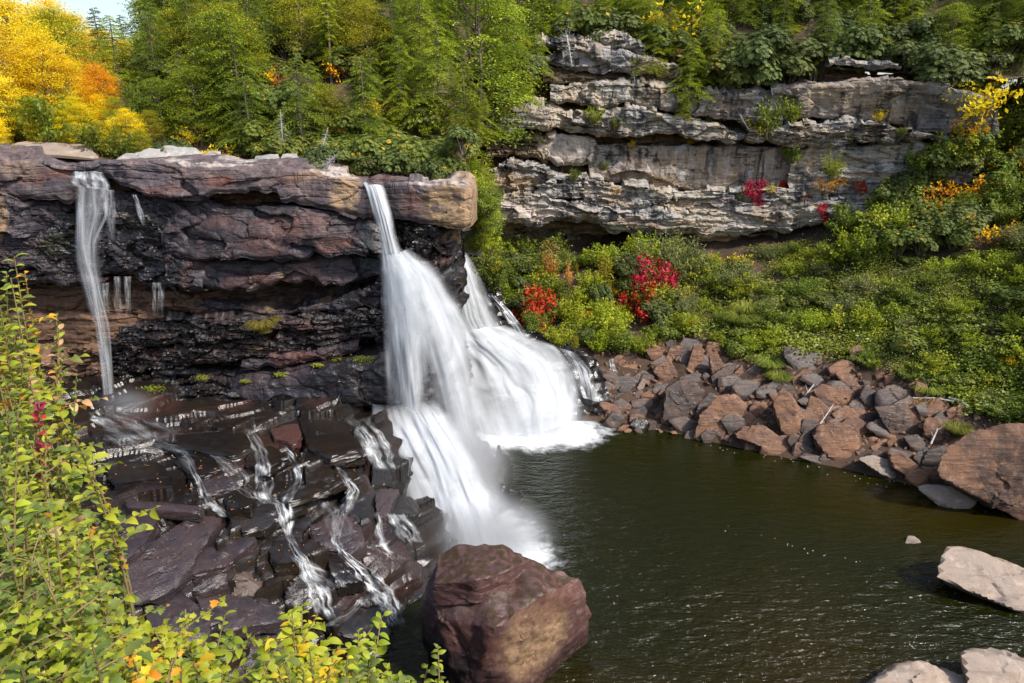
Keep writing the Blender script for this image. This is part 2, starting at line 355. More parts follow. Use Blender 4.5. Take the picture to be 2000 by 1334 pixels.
def blobs(px, py, lst):
    a = np.zeros(np.shape(px))
    for x, y, rx, ry, m in lst: a = np.maximum(a, m * np.clip(1.6 - 1.6 * (((px - x) / rx) ** 2 + ((py - y) / ry) ** 2), 0, 1))
    return np.clip(a, 0, 1)
def bed(name, parent, mat, top, bot, Yf, back=1.6, slope=0.0, rnd=.12, amp=.16, cell=(1.3, 1.3, .7), seed=0, step=2.0, rows=None, tread=.04,
        paint=None, lay=.0, wob=5, under=1.0, fine=.05, chip=.45):
    """one bed of rock: a tread on top, a broken face and an underside, traced along its upper and lower edge"""
    x0, x1 = max(top[0][0], bot[0][0]), min(top[-1][0], bot[-1][0])
    n = max(8, int((x1 - x0) / step)); px = np.linspace(x0, x1, n)
    z0 = np.zeros(n)
    yt = interp(top, px) + wob * .5 * fbm(np.stack([px / 22, z0, z0], 1), 4, seed + 71)
    yb = interp(bot, px) + wob * fbm(np.stack([px / 26, z0, z0], 1), 4, seed + 81)
    yb = np.maximum(yb, yt + 2)
    Y = interp(Yf, px) if isinstance(Yf, list) else np.full(n, float(Yf))
    Kf = rows or max(5, int(np.max(yb - yt) / 2.2)); Kt, Ku = 6, 6
    A = P(px, yt, Y); B = P(px, yb, Y + slope)
    R = []; kind = []
    for j in range(Kt, 0, -1):
        q = A.copy(); q[:, 1] += back * (j / Kt) ** 1.3; q[:, 2] += tread * (j / Kt) * back; R.append(q); kind.append((0, 0, 1.))
    for j in range(Kf + 1):
        f = j / Kf; q = A * (1 - f) + B * f
        e = np.minimum(f, 1 - f) * (A[:, 2] - B[:, 2]); q[:, 1] += rnd * (1 - sstep(0, 1, e / (rnd * 2 + 1e-6))) ** 2
        R.append(q); kind.append((0, -1., 0.15))
    for j in range(1, Ku + 1):
        q = B.copy(); q[:, 1] += back * under * (j / Ku) ** 1.3; q[:, 2] += .05 * j / Ku; R.append(q); kind.append((0, 0, -.4))
    r = len(R); V = np.concatenate(R); Nn = np.repeat(np.array(kind), n, axis=0)
    cs = np.array(cell); fo, bd, _ = facets(V / cs + seed * 3.1, seed + 2, .7)
    fo2, bd2, _ = facets(V / (cs * .36) + seed, seed + 6, .6)
    d = amp * (1.35 * fo + chip * fo2 - .12 * bd ** 2 - .05 * bd2) + fine * fbm(V * 1.6, 5, seed + 1)
    if lay:
        h = V[:, 2] / .23 + .9 * fbm(V * np.array([.35, .35, .6]), 3, seed + 4) + .06 * V[:, 0]
        hi = np.floor(h).astype(np.int64); zz = np.zeros(len(hi), np.int64)
        xs = np.floor(V[:, 0] * .9 + hi * 3.7).astype(np.int64)
        d = d + lay * (_h(hi, zz, zz, seed) + .7 * _h(hi, xs, zz, seed + 3) - .85) - lay * .8 * sstep(.82, 1., h - hi)
    V = V + Nn * d[:, None]
    F = gridF(r, n); solid(V, F)
    PX = np.tile(px, r); fr = np.clip((np.repeat(np.arange(r), n) - Kt) / Kf, 0, 1); PY = np.tile(yt, r) * (1 - fr) + np.tile(yb, r) * fr
    at = {k: blobs(PX + 14 * fbm(V * .9, 4, 5), PY + 10 * fbm(V * .9 + 50, 4, 9), l) for k, l in (paint or {}).items()}
    return link(name, mesh(name, V - np.array(parent.location), F, mat, attrs=at, sharp=38), parent)

# ------------------------------------------------------------------ the ledge the river falls over
W = 27.4
ledge = tag(empty('falls_ledge', (-10, W, 4.5)), 'dark reddish sandstone ledge the river pours over', kind='structure')
def lb(*a, **k): return bed('rock_bed', ledge, *a, **k)
# backing wall, seen only in the deep joints
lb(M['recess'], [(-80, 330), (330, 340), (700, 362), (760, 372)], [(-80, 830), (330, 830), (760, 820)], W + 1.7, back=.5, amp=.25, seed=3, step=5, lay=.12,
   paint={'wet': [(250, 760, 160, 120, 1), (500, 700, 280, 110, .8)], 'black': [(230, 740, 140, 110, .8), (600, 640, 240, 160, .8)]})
CAPT = [(-80, 296), (0, 303), (60, 308), (130, 322), (250, 312), (370, 312), (450, 320), (560, 324), (640, 336), (700, 349), (722, 362)]
lb(M['cap'], CAPT, [(-80, 395), (0, 380), (60, 392), (130, 398), (200, 352), (260, 368), (325, 393), (395, 386), (433, 376), (537, 373), (546, 392), (587, 402), (628, 406), (692, 423), (722, 426)],
   [(-80, W - .3), (60, W - .1), (130, W + .3), (200, W + .5), (250, W + .1), (400, W - .1), (560, W - .1), (650, W), (722, W + .1)], back=2.6, slope=-.1, rnd=.13, amp=.20, cell=(3.4, 2.2, 1.2), seed=11, lay=.03, chip=.2, tread=.03,
   paint={'tan': [(668, 378, 34, 48, .95), (30, 330, 60, 20, .35), (610, 345, 60, 12, .5)], 'red': [(432, 352, 30, 16, 1), (110, 335, 55, 14, .9), (300, 372, 70, 14, .6), (560, 345, 40, 12, .5), (60, 350, 40, 12, .7)],
          'wet': [(170, 345, 50, 40, 1), (725, 390, 18, 50, .8)], 'pale': [(650, 338, 60, 7, .9), (400, 316, 120, 6, .7)], 'black': [(80, 380, 80, 30, .5), (490, 365, 60, 10, .6)]})  # pale strips paint light from above onto the top edge
lb(M['cap'], [(716, 352), (740, 347), (800, 352), (860, 355), (893, 356), (917, 361), (928, 372), (932, 384)], [(716, 424), (765, 431), (810, 437), (850, 444), (880, 450), (905, 450), (922, 446), (932, 436)],
   [(716, W + .1), (800, W), (880, W), (908, W + .1), (921, W + .35), (927, W + 1.6), (932, W + 3.4)], back=3.5, slope=.25, rnd=.16, amp=.16, cell=(2.6, 2.0, 1.6), seed=23, lay=.03, chip=.2, tread=.02,
   paint={'tan': [(865, 402, 62, 62, 1), (915, 400, 30, 60, 1)], 'red': [(797, 400, 22, 36, .8), (740, 350, 50, 6, .7)], 'pale': [(850, 357, 70, 6, .8)], 'wet': [(750, 395, 26, 60, .7)], 'black': [(760, 410, 16, 40, .5), (822, 400, 10, 36, .6)]})  # pale strip: top edge painted brighter, as lit from above
# second bed under the cap: the broad purple face
lb(M['ledge'], [(318, 392), (395, 390), (433, 404), (546, 402), (587, 404), (628, 412), (692, 426), (770, 432)], [(318, 500), (374, 512), (423, 511), (500, 508), (590, 508), (612, 492), (634, 501), (687, 494), (770, 520)],
   [(318, W + .5), (345, W + .25), (380, W - .05), (600, W), (700, W + .2), (770, W + .6)], slope=-.45, rnd=.12, amp=.40, cell=(3.0, 2.0, 1.3), seed=31, chip=.26,
   paint={'red': [(560, 440, 90, 26, .7), (650, 480, 50, 16, .9), (520, 470, 60, 30, .5), (420, 430, 40, 20, .4)], 'black': [(400, 470, 46, 44, .75), (470, 405, 90, 10, .8), (720, 480, 36, 60, .9), (560, 410, 60, 8, .6)], 'wet': [(730, 470, 40, 80, 1)]})
lb(M['ledge'], [(368, 512), (423, 514), (590, 511), (634, 504), (687, 497), (765, 500)], [(368, 560), (400, 564), (473, 567), (517, 561), (552, 552), (602, 552), (634, 558), (650, 560), (700, 548), (765, 540)],
   [(368, W + .25), (420, W + .3), (600, W + .25), (650, W + .5), (765, W + .5)], slope=-.2, rnd=.1, amp=.30, cell=(2.6, 2.0, 1.3), seed=37, chip=.26,
   paint={'tan': [(488, 545, 7, 26, .6), (545, 535, 7, 26, .6)], 'red': [(500, 540, 60, 20, .5), (600, 530, 40, 22, .7), (450, 545, 30, 14, .5)], 'black': [(720, 530, 40, 40, .8), (400, 545, 30, 20, .5)], 'wet': [(735, 520, 36, 40, 1)]})
# the wet apron behind the thin left fall
lb(M['ledge'], [(-80, 395), (0, 384), (60, 396), (130, 402), (200, 372), (260, 376), (325, 396), (345, 420)], [(-80, 500), (0, 522), (60, 528), (150, 545), (200, 540), (232, 535), (255, 540), (300, 562), (345, 565)],
   [(-80, W), (30, W - .2), (70, W + .2), (130, W + .7), (200, W + .75), (300, W + .55), (345, W + .2)], slope=-.35, rnd=.15, amp=.26, cell=(1.2, 1.1, .8), seed=41, lay=.05,
   paint={'wet': [(240, 470, 120, 110, 1), (150, 470, 60, 80, .8)], 'black': [(130, 440, 40, 40, .6), (330, 430, 20, 40, .8), (100, 500, 60, 24, .5)], 'moss': [(110, 470, 40, 30, .6), (255, 430, 50, 24, .5)], 'tan': [(0, 420, 14, 60, .9)]})
lb(M['ledge'], [(325, 440), (350, 440), (395, 520), (400, 530)], [(325, 560), (350, 566), (392, 567), (400, 566)], W - .05, slope=-.2, amp=.2, seed=43, paint={'wet': [(340, 540, 40, 40, .8)], 'black': [(335, 520, 20, 50, .6)], 'red': [(370, 520, 12, 40, .5)]})
lb(M['strata'], [(-80, 520), (30, 528), (150, 540), (200, 548)], [(-80, 545), (30, 552), (100, 556), (200, 560)], W + .1, amp=.18, seed=45, back=1.4, paint={'wet': [(90, 545, 60, 12, 1)]})
# the brown dry recess and its thin courses
lb(M['recess'], [(-80, 556), (100, 566), (250, 572), (340, 575), (440, 590)], [(-80, 600), (80, 606), (250, 612), (440, 618)], W + 1.15, amp=.16, seed=51, lay=.10, back=.9)
lb(M['recess'], [(-80, 604), (80, 610), (250, 616), (360, 622)], [(-80, 690), (120, 688), (200, 680), (250, 650), (360, 640)], W + .95, amp=.10, cell=(2.2, 2, 1.2), seed=53, lay=.05, back=1.)
lb(M['recess'], [(-80, 690), (120, 688), (170, 680), (215, 676)], [(-80, 800), (120, 800), (215, 780)], [(-80, W + .3), (120, W + .6), (215, W + .9)], amp=.35, cell=(.9, .9, .6), seed=57, lay=.08, paint={'tan': [(100, 730, 60, 40, .7)], 'wet': [(205, 740, 40, 60, .9)]})
# thin strata under the purple beds
lb(M['ledge'], [(380, 590), (470, 596), (560, 612), (640, 590), (700, 566), (770, 556)], [(380, 604), (470, 612), (545, 622), (640, 606), (770, 600)], [(380, W + 1.0), (500, W + .7), (640, W + .45), (770, W + .7)], amp=.16, seed=61, back=1.2, paint={'tan': [(510, 604, 45, 12, .5), (620, 590, 30, 10, .4)], 'black': [(700, 580, 60, 20, .8)]})
lb(M['strata'], [(210, 646), (330, 626), (470, 616), (545, 622), (640, 608), (770, 600)], [(210, 690), (330, 676), (470, 664), (560, 652), (640, 650), (770, 640)], [(210, W + .9), (330, W + .55), (470, W + .35), (640, W + .45), (770, W + .7)], amp=.20, cell=(.9, .9, .4), seed=63, lay=.16, back=1.2,
   paint={'red': [(590, 640, 50, 12, .6)], 'wet': [(300, 650, 120, 30, 1), (680, 620, 90, 30, 1)]})
lb(M['strata'], [(205, 690), (330, 680), (470, 668), (560, 656), (640, 652), (770, 644)], [(205, 742), (330, 720), (470, 702), (560, 690), (640, 676), (770, 662)], [(205, W + 1.0), (330, W + .8), (470, W + .55), (640, W + .5), (770, W + .6)], amp=.20, cell=(.8, .8, .35), seed=67, lay=.18, back=1.2,
   paint={'wet': [(280, 700, 120, 40, 1)], 'red': [(300, 690, 60, 14, .5)], 'tan': [(520, 692, 26, 8, .6)]})
lb(M['ledge'], [(470, 708), (500, 704), (560, 694), (650, 678), (700, 670)], [(470, 722), (500, 724), (560, 714), (650, 700), (700, 690)], W + .35, amp=.12, seed=69, back=1., paint={'red': [(590, 700, 80, 12, .8)]})
lb(M['strata'], [(300, 720), (470, 724), (560, 716), (650, 702), (700, 690), (770, 676)], [(300, 742), (470, 736), (560, 728), (650, 712), (700, 704), (770, 690)], W + 1.0, amp=.15, seed=70, lay=.1, back=.8, paint={'black': [(500, 720, 260, 30, .8)], 'moss': [(480, 728, 20, 6, .8), (650, 700, 60, 8, .6)]})
lb(M['ledge'], [(446, 742), (480, 735), (560, 726), (650, 712), (700, 702), (765, 692)], [(446, 770), (470, 788), (560, 800), (650, 802), (700, 798), (765, 792)], [(446, W + .8), (475, W + .3), (600, W - .05), (700, W - .1), (765, W + .1)], slope=-.35, amp=.14, cell=(2.6, 1.8, 1.6), seed=73, rnd=.2, fine=.06, chip=.2,
   paint={'wet': [(690, 750, 110, 70, 1), (550, 760, 20, 60, 1)], 'black': [(690, 755, 100, 60, .6)]})
lb(M['strata'], [(330, 752), (400, 745), (470, 760)], [(330, 800), (400, 806), (470, 800)], W + .2, amp=.2, cell=(.7, .7, .3), seed=75, lay=.1, rnd=.25, fine=.1, paint={'wet': [(400, 780, 90, 40, 1)], 'black': [(400, 780, 80, 40, .6)]})
lb(M['strata'], [(180, 742), (260, 735), (340, 738)], [(180, 805), (260, 802), (340, 800)], W + .9, amp=.25, cell=(.8, .8, .5), seed=77, lay=.12, paint={'wet': [(260, 770, 90, 60, 1)], 'moss': [(300, 755, 40, 14, .8)], 'black': [(250, 780, 90, 40, .7)]})
# right of the main fall: dark wet blocks below the cap, then the side wall going back
lb(M['ledge'], [(735, 428), (790, 436), (840, 444), (880, 452), (900, 452)], [(735, 560), (790, 545), (830, 528), (850, 532), (878, 512), (900, 480)], [(735, W + .7), (790, W + .6), (850, W + .8), (885, W + 1.6), (900, W + 3)], slope=-.2, amp=.34, cell=(.9, .9, .7), seed=81, lay=.08, fine=.09,
   paint={'wet': [(800, 490, 90, 70, 1)], 'black': [(800, 480, 70, 70, .75)], 'tan': [(885, 462, 26, 14, .7)], 'red': [(850, 505, 36, 26, .8)], 'moss': [(790, 450, 40, 12, .4)]})
lb(M['ledge'], [(735, 555), (790, 540), (840, 530)], [(735, 800), (800, 800), (840, 800)], W + .9, slope=-.3, amp=.35, seed=85, step=4, lay=.1, paint={'wet': [(790, 660, 90, 200, 1)], 'red': [(830, 660, 20, 60, .5)]})
def wall_sheet(name, parent, path, z0, z1, mat, amp, cell, seed, lay=.1, res=.14, lean=0.0, attrs=None):
    pts = np.array(path, float); seg = np.linalg.norm(np.diff(pts, axis=0), axis=1); cum = np.r_[0, np.cumsum(seg)]
    n = int(cum[-1] / res); s = np.linspace(0, cum[-1], n); X = np.interp(s, cum, pts[:, 0]); Yv = np.interp(s, cum, pts[:, 1])
    tx, ty = np.gradient(X), np.gradient(Yv); ln = np.hypot(tx, ty); nx, ny = ty / ln, -tx / ln
    r = int((z1 - z0) / res); z = np.linspace(z1, z0, r)
    V = np.stack([np.tile(X, (r, 1)), np.tile(Yv, (r, 1)), np.tile(z[:, None], (1, n))], -1).reshape(-1, 3)
    N = np.stack([np.tile(nx, r), np.tile(ny, r), np.zeros(r * n)], 1)
    fo, bd, _ = facets(V / np.array(cell), seed, .7); h = V[:, 2] / .4 + .8 * fbm(V * .4, 3, seed); hi = np.floor(h).astype(np.int64); zz = hi * 0
    d = amp * (fo - .3 * bd) + lay * (_h(hi, zz, zz, seed) - .5) + .08 * fbm(V * 1.3, 4, seed) + lean * (z1 - V[:, 2])
    V = V + N * d[:, None]; F = gridF(r, n); solid(V, F)
    return link(name, mesh(name, V - np.array(parent.location), F, mat, attrs=attrs(V) if attrs else None), parent)
wall_sheet('side_wall', ledge, [(-5.6, W + .9), (-3.6, W + 1.2), (-2.7, W + 2.4), (-2.4, 32), (-3.0, 35), (-4.4, 38.6), (-4.6, 41)], -.6, 13.0, M['ledge'], .5, (1.3, 1.3, 1.0), 91, .35, attrs=lambda V: {'wet': np.full(len(V), .7)})
wall_sheet('side_wall', ledge, [(-4.6, 39.2), (-3.4, 39.0), (-2.7, 39.8), (-2.6, 42), (-2.8, 46), (-3.2, 51)], 3, 13.2, M['ledge'], .6, (1.5, 1.5, 1.4), 95, .3)

# ------------------------------------------------------------------ far cliff
CY = lambda d=0.0: [(900, 50 + d), (1150, 50 + d), (1450, 49 + d), (1700, 47 + d), (2000, 43 + d)]
cliff = tag(empty('far_cliff', (12, 49, 8)), 'pale grey and tan layered sandstone cliff above the talus', kind='structure')
def cb(mat, top, bot, d, **k):
    kw = dict(back=2.5, amp=.42, cell=(2.4, 2.0, 1.5), step=2.2, wob=6, rnd=.16, fine=.08, lay=.06); kw.update(k)
    return bed('rock_bed', cliff, mat, top, bot, CY(d), **kw)
cb(M['cliff3'], [(890, 80), (1100, 95), (1500, 130), (1950, 150)], [(890, 560), (1500, 560), (1950, 540)], 3.2, seed=101, step=6, back=.6, lay=.3, amp=.6)
cb(M['cliff2'], [(1040, 108), (1080, 100), (1160, 88), (1240, 104), (1330, 128)], [(1040, 118), (1080, 126), (1130, 134), (1170, 141), (1260, 146), (1330, 150)], .7, seed=103)
cb(M['cliff'], [(1045, 78), (1100, 84), (1160, 74), (1220, 66), (1260, 90)], [(1045, 96), (1100, 99), (1160, 90), (1220, 94), (1260, 106)], 1.1, seed=104, lay=.35)
cb(M['cliff3'], [(1060, 128), (1130, 138), (1250, 146), (1330, 150)], [(1060, 160), (1130, 158), (1250, 166), (1330, 172)], 1.5, seed=105, lay=.4)
cb(M['cliff'], [(1075, 166), (1130, 160), (1180, 152), (1230, 156), (1300, 168), (1345, 176)], [(1075, 196), (1110, 200), (1150, 205), (1190, 212), (1212, 206), (1290, 208), (1345, 214)], .7, seed=107, slope=-.3, lay=.13)
cb(M['cliff2'], [(1290, 178), (1380, 178), (1480, 176), (1530, 172)], [(1290, 214), (1340, 224), (1400, 234), (1450, 241), (1490, 242), (1530, 240)], .3, seed=109, slope=-.2)
cb(M['cliff2'], [(1505, 170), (1560, 166), (1620, 160), (1700, 158), (1780, 155), (1850, 164), (1950, 190)], [(1505, 244), (1560, 238), (1600, 230), (1680, 234), (1760, 246), (1850, 258), (1950, 270)], .2, seed=113, cell=(4, 3, 2.5), amp=.25, slope=.2,
   paint={'tan': [(1620, 200, 60, 40, .35), (1720, 200, 40, 50, .3)], 'black': [(1540, 200, 24, 40, .6), (1810, 210, 60, 50, .6)]})
cb(M['cliff'], [(1620, 120), (1660, 114), (1700, 116), (1760, 122)], [(1620, 128), (1660, 128), (1700, 132), (1760, 132)], .6, seed=114, back=3)
cb(M['cliff'], [(975, 205), (1060, 204), (1110, 214), (1210, 212), (1280, 220), (1400, 238), (1440, 262), (1480, 268)], [(975, 262), (1060, 250), (1130, 250), (1180, 258), (1250, 262), (1320, 262), (1420, 278), (1480, 276)], .0, seed=117, slope=-.2, lay=.13,
   paint={'pale': [(1140, 235, 70, 20, .5), (1380, 258, 40, 12, .4)]})
cb(M['cliff'], [(1460, 250), (1560, 246), (1620, 238), (1700, 240), (1770, 252), (1900, 270)], [(1460, 272), (1520, 280), (1600, 291), (1680, 281), (1770, 276), (1900, 276)], -.1, seed=119, lay=.4, cell=(2, 1.6, .6), paint={'red': [(1600, 268, 60, 12, .35), (1700, 262, 50, 12, .3)]})
cb(M['cliff2'], [(1150, 280), (1250, 282), (1400, 287), (1470, 286), (1565, 292)], [(1150, 350), (1180, 356), (1280, 369), (1400, 373), (1520, 366), (1565, 350)], .8, seed=121, cell=(4.5, 3, 3), amp=.22, lay=.03,
   paint={'tan': [(1200, 340, 60, 20, .5), (1310, 355, 50, 14, .7), (1250, 320, 60, 20, .3)], 'black': [(1228, 310, 5, 30, 1), (1222, 290, 12, 12, .9), (1260, 296, 4, 14, .9), (1190, 305, 14, 10, .8), (1285, 300, 4, 18, .9), (1242, 300, 4, 16, .9)], 'red': [(1385, 330, 6, 40, .5), (1440, 310, 10, 34, .4)], 'pale': [(1340, 345, 7, 30, .7), (1400, 320, 8, 40, .6), (1290, 330, 40, 16, .4)]})
cb(M['cliff'], [(1050, 268), (1080, 262), (1150, 266), (1165, 280)], [(1050, 300), (1080, 316), (1130, 320), (1165, 312)], .6, seed=123, amp=.2, cell=(3, 2, 2), lay=.03, paint={'pale': [(1110, 290, 60, 30, .9)]})
cb(M['cliff3'], [(950, 262), (1000, 256), (1050, 260), (1070, 270)], [(950, 320), (1000, 300), (1050, 312), (1070, 325)], .6, seed=124, lay=.4, paint={'black': [(1000, 285, 60, 30, .6)]})
cb(M['cliff'], [(1540, 292), (1650, 286), (1780, 280), (1900, 280)], [(1540, 345), (1560, 340), (1660, 330), (1760, 325), (1900, 332)], .3, seed=127, cell=(2.4, 2, 1.4), amp=.4, paint={'tan': [(1590, 315, 40, 24, .5), (1680, 305, 70, 20, .5)], 'red': [(1850, 300, 40, 20, .4)]})
cb(M['cliff'], [(1540, 340), (1660, 330), (1760, 326), (1900, 334)], [(1540, 372), (1660, 356), (1720, 352), (1760, 352), (1900, 370)], .0, seed=129, lay=.13, paint={'tan': [(1700, 340, 70, 14, .6)]})
cb(M['cliff'], [(950, 330), (1000, 322), (1050, 326), (1120, 340), (1180, 352)], [(950, 380), (1000, 384), (1060, 382), (1120, 388), (1180, 382)], -.1, seed=131, lay=.13, cell=(2, 1.8, .8), paint={'tan': [(1000, 350, 50, 20, .8), (1040, 352, 30, 16, .7)], 'black': [(1080, 335, 50, 8, .7)]})
cb(M['cliff'], [(1140, 345), (1180, 357), (1280, 372), (1400, 375), (1520, 370), (1620, 356)], [(1140, 410), (1250, 418), (1400, 420), (1520, 410), (1620, 396)], -.2, seed=133, lay=.09, cell=(1.8, 1.6, .8), amp=.4, paint={'tan': [(1210, 395, 30, 20, .5), (1310, 405, 50, 14, .5)], 'pale': [(1160, 370, 40, 20, .5)], 'red': [(1430, 395, 50, 14, .35)]})
cb(M['cliff2'], [(1600, 356), (1660, 350), (1760, 350), (1850, 360)], [(1600, 410), (1660, 405), (1760, 400), (1850, 410)], .1, seed=135, lay=.3)
cb(M['cliff'], [(945, 384), (1000, 384), (1060, 384), (1140, 400), (1250, 414), (1400, 418), (1500, 410), (1620, 398), (1760, 396)], [(945, 440), (1000, 438), (1060, 442), (1092, 433), (1140, 436), (1210, 455), (1300, 459), (1360, 461), (1450, 456), (1560, 446), (1620, 432), (1760, 430)], -.7, seed=137, lay=.08, slope=.2, cell=(2.6, 2.2, .9), rnd=.35,
   paint={'pale': [(1010, 415, 90, 28, 1), (1120, 420, 60, 16, .6), (1440, 440, 60, 12, .4)], 'tan': [(1250, 435, 70, 16, .5), (1310, 440, 40, 14, .5), (1520, 430, 60, 12, .4)], 'red': [(1480, 425, 60, 16, .3)]})
cb(M['cliff3'], [(1300, 462), (1450, 460), (1560, 448), (1640, 440)], [(1300, 540), (1450, 540), (1560, 520), (1640, 510)], 1.0, seed=139, lay=.15, amp=.35)
cb(M['cliff3'], [(930, 446), (1060, 460), (1200, 480), (1310, 480)], [(930, 570), (1060, 600), (1200, 600), (1310, 600)], 2.6, seed=141, lay=.3, amp=.5, paint={'black': [(1200, 520, 50, 60, .7)]})

# ------------------------------------------------------------------ ground: forest floor, talus, near bank, pool
def sheet(name, X, Yv, Z, mat, label=None, kind='structure', attrs=None, hitable=True):
    r, c = X.shape; V = np.stack([X, Yv, Z], -1).reshape(-1, 3); F = gridF(r, c); sharp = 35 if name == 'wet_shelf' else 0
    if hitable: solid(V, F)
    return tag(link(name, mesh(name, V, F, mat, attrs=attrs, sharp=sharp)), label, kind=kind)
EX = [(-400, 28.6), (-20, 28.6), (-6, 29.2), (-3.2, 31.), (-2.9, 40.), (-2.6, 50.), (1., 51.8), (9, 52.), (20, 49.), (30, 45.), (60, 38), (400, 20)]
EZ = [(-400, 14.9), (-22, 14.9), (-14, 14.3), (-6, 13.85), (-3.2, 13.6), (-2.9, 13.2), (-2.6, 14.), (-1, 17.), (3, 20.2), (9, 20.6), (20, 19.6), (30, 18.5), (60, 22), (400, 30)]
def floor_h(x, y):
    e = np.interp(x, *np.array(EX).T); z = np.interp(x, *np.array(EZ).T); s = np.maximum(y - e, 0)
    rise = .10 + .45 * sstep(-26, -12, np.asarray(x, float))
    return z + rise * s * sstep(0, 8, s) * (1 / (1 + s / 120))
xs = np.unique(np.r_[np.linspace(-400, -30, 40), np.linspace(-30, 40, 160), np.linspace(40, 400, 40)])
ss = np.r_[np.linspace(0, 30, 70), np.geomspace(31, 900, 40)]
XX, S2 = np.meshgrid(xs, ss); YY = np.interp(XX, *np.array(EX).T) + S2
ZZ = floor_h(XX, YY) + .25 * fbm(np.stack([XX.ravel(), YY.ravel(), XX.ravel() * 0], 1) * .4, 4, 7).reshape(XX.shape) * sstep(0, 3, S2)
sheet('forest_floor', XX, YY, ZZ, M['soil'])
SHORE = np.array([(-2, 37.5), (2.6, 35.6), (4.8, 35.3), (7.3, 34.9), (9.9, 33.2), (13.5, 31.2), (17, 29.3), (20.5, 27.3), (25, 23.0), (34, 14), (46, -10)])
def shore_d(x, y):
    p = np.stack([np.ravel(x), np.ravel(y)], 1); best = np.full(len(p), 1e9); sg = np.zeros(len(p))
    for a, b in zip(SHORE[:-1], SHORE[1:]):
        d = b - a; t = np.clip(((p - a) @ d) / (d @ d), 0, 1); q = p - (a + t[:, None] * d); l = np.linalg.norm(q, axis=1)
        m = l < best; best = np.where(m, l, best); sg = np.where(m, np.sign(d[0] * (p[:, 1] - a[1]) - d[1] * (p[:, 0] - a[0])), sg)
    return (best * sg).reshape(np.shape(x))
def talus_h(x, y):
    d = shore_d(x, y); x = np.asarray(x); return np.where(d > 0, .15 + .52 * np.minimum(d, 8) + .36 * np.maximum(d - 8, 0) + np.maximum(x - 19, 0) * .30 * sstep(2, 10, d), .15 + d * .7)
xs = np.linspace(-5, 75, 330); ys = np.linspace(-10, 54, 300); XX, YY = np.meshgrid(xs, ys)
pp = np.stack([XX.ravel(), YY.ravel(), XX.ravel() * 0], 1)
D = shore_d(XX, YY)
ZZ = np.maximum(talus_h(XX, YY), -2.2) + (.28 * fbm(pp * .5, 4, 13) + .12 * facets(pp * .9, 15)[0]).reshape(XX.shape) * sstep(-1, 2, D)
sheet('talus_slope', XX, YY, ZZ, M['scree'])
# wet shelf: terraces stepping down to the pool
def shelf_s(x, y): return .85 * (x + 16) - .52 * (np.minimum(y, 27) - 26) + .35 * np.maximum(y - 27, 0)
ZP = [(-20, 6.5), (-4, 5.2), (0, 4.95), (7, 4.75), (8.4, 4.55), (9.6, 3.7), (11, 2.65), (12.2, 1.7), (13.4, .35), (14.4, -1.2), (24, -3)]
xs = np.linspace(-26, .5, 420); ys = np.linspace(10.5, 31, 320); XX, YY = np.meshgrid(xs, ys); pp = np.stack([XX.ravel(), YY.ravel(), XX.ravel() * 0], 1)
al = pp @ np.array([.52, .85, 0]); ac = pp @ np.array([.85, -.52, 0]); sp = np.stack([al * .22, ac * .8, al * 0], 1)
cellp = np.stack([al / 5.2, ac / 2.3, al * 0], 1); cellq = np.stack([al / 2.4, ac / 1.1, al * 0 + 5], 1)
s_ = shelf_s(XX, YY).ravel() + .5 * fbm(sp, 3, 3) + .7 * facets(cellp, 4, .5)[2]
z_ = interp(ZP, s_); h = z_ / .62; hi = np.floor(h); z_ = (.35 * h + .65 * (hi + sstep(.80, 1, h - hi))) * .62
fa, fb_, _ = facets(cellp * 1.0 + 3, 6, .8); fc, fd_, _ = facets(cellq, 16, .9)
cm = 1 - .6 * sstep(10.4, 12.2, shelf_s(XX, YY).ravel())
z_ = z_ + cm * (.55 * fa + .19 * fc) - .10 * fb_ ** 3 + .018 * fbm(pp * 2.5, 4, 9)
sheet('wet_shelf', XX, YY, z_.reshape(XX.shape), M['shelf'], attrs={'red': np.clip(fbm(pp * .6, 3, 33) - .25, 0, .7)}, kind='structure')
# near bank below the viewpoint
xs = np.linspace(-30, 8, 140); ys = np.linspace(-4, 15, 90); XX, YY = np.meshgrid(xs, ys)
pp = np.stack([XX.ravel(), YY.ravel(), XX.ravel() * 0], 1)
def bank_h(x, y): return np.minimum(14.2, 12.0 - 1.02 * (y - 3)) - .9 * np.maximum(x - .2, 0) - .15 * np.maximum(-x - 4, 0) * 0
sheet('near_bank', XX, YY, bank_h(XX, YY) + .12 * fbm(pp * .8, 4, 21).reshape(XX.shape), M['soil'])

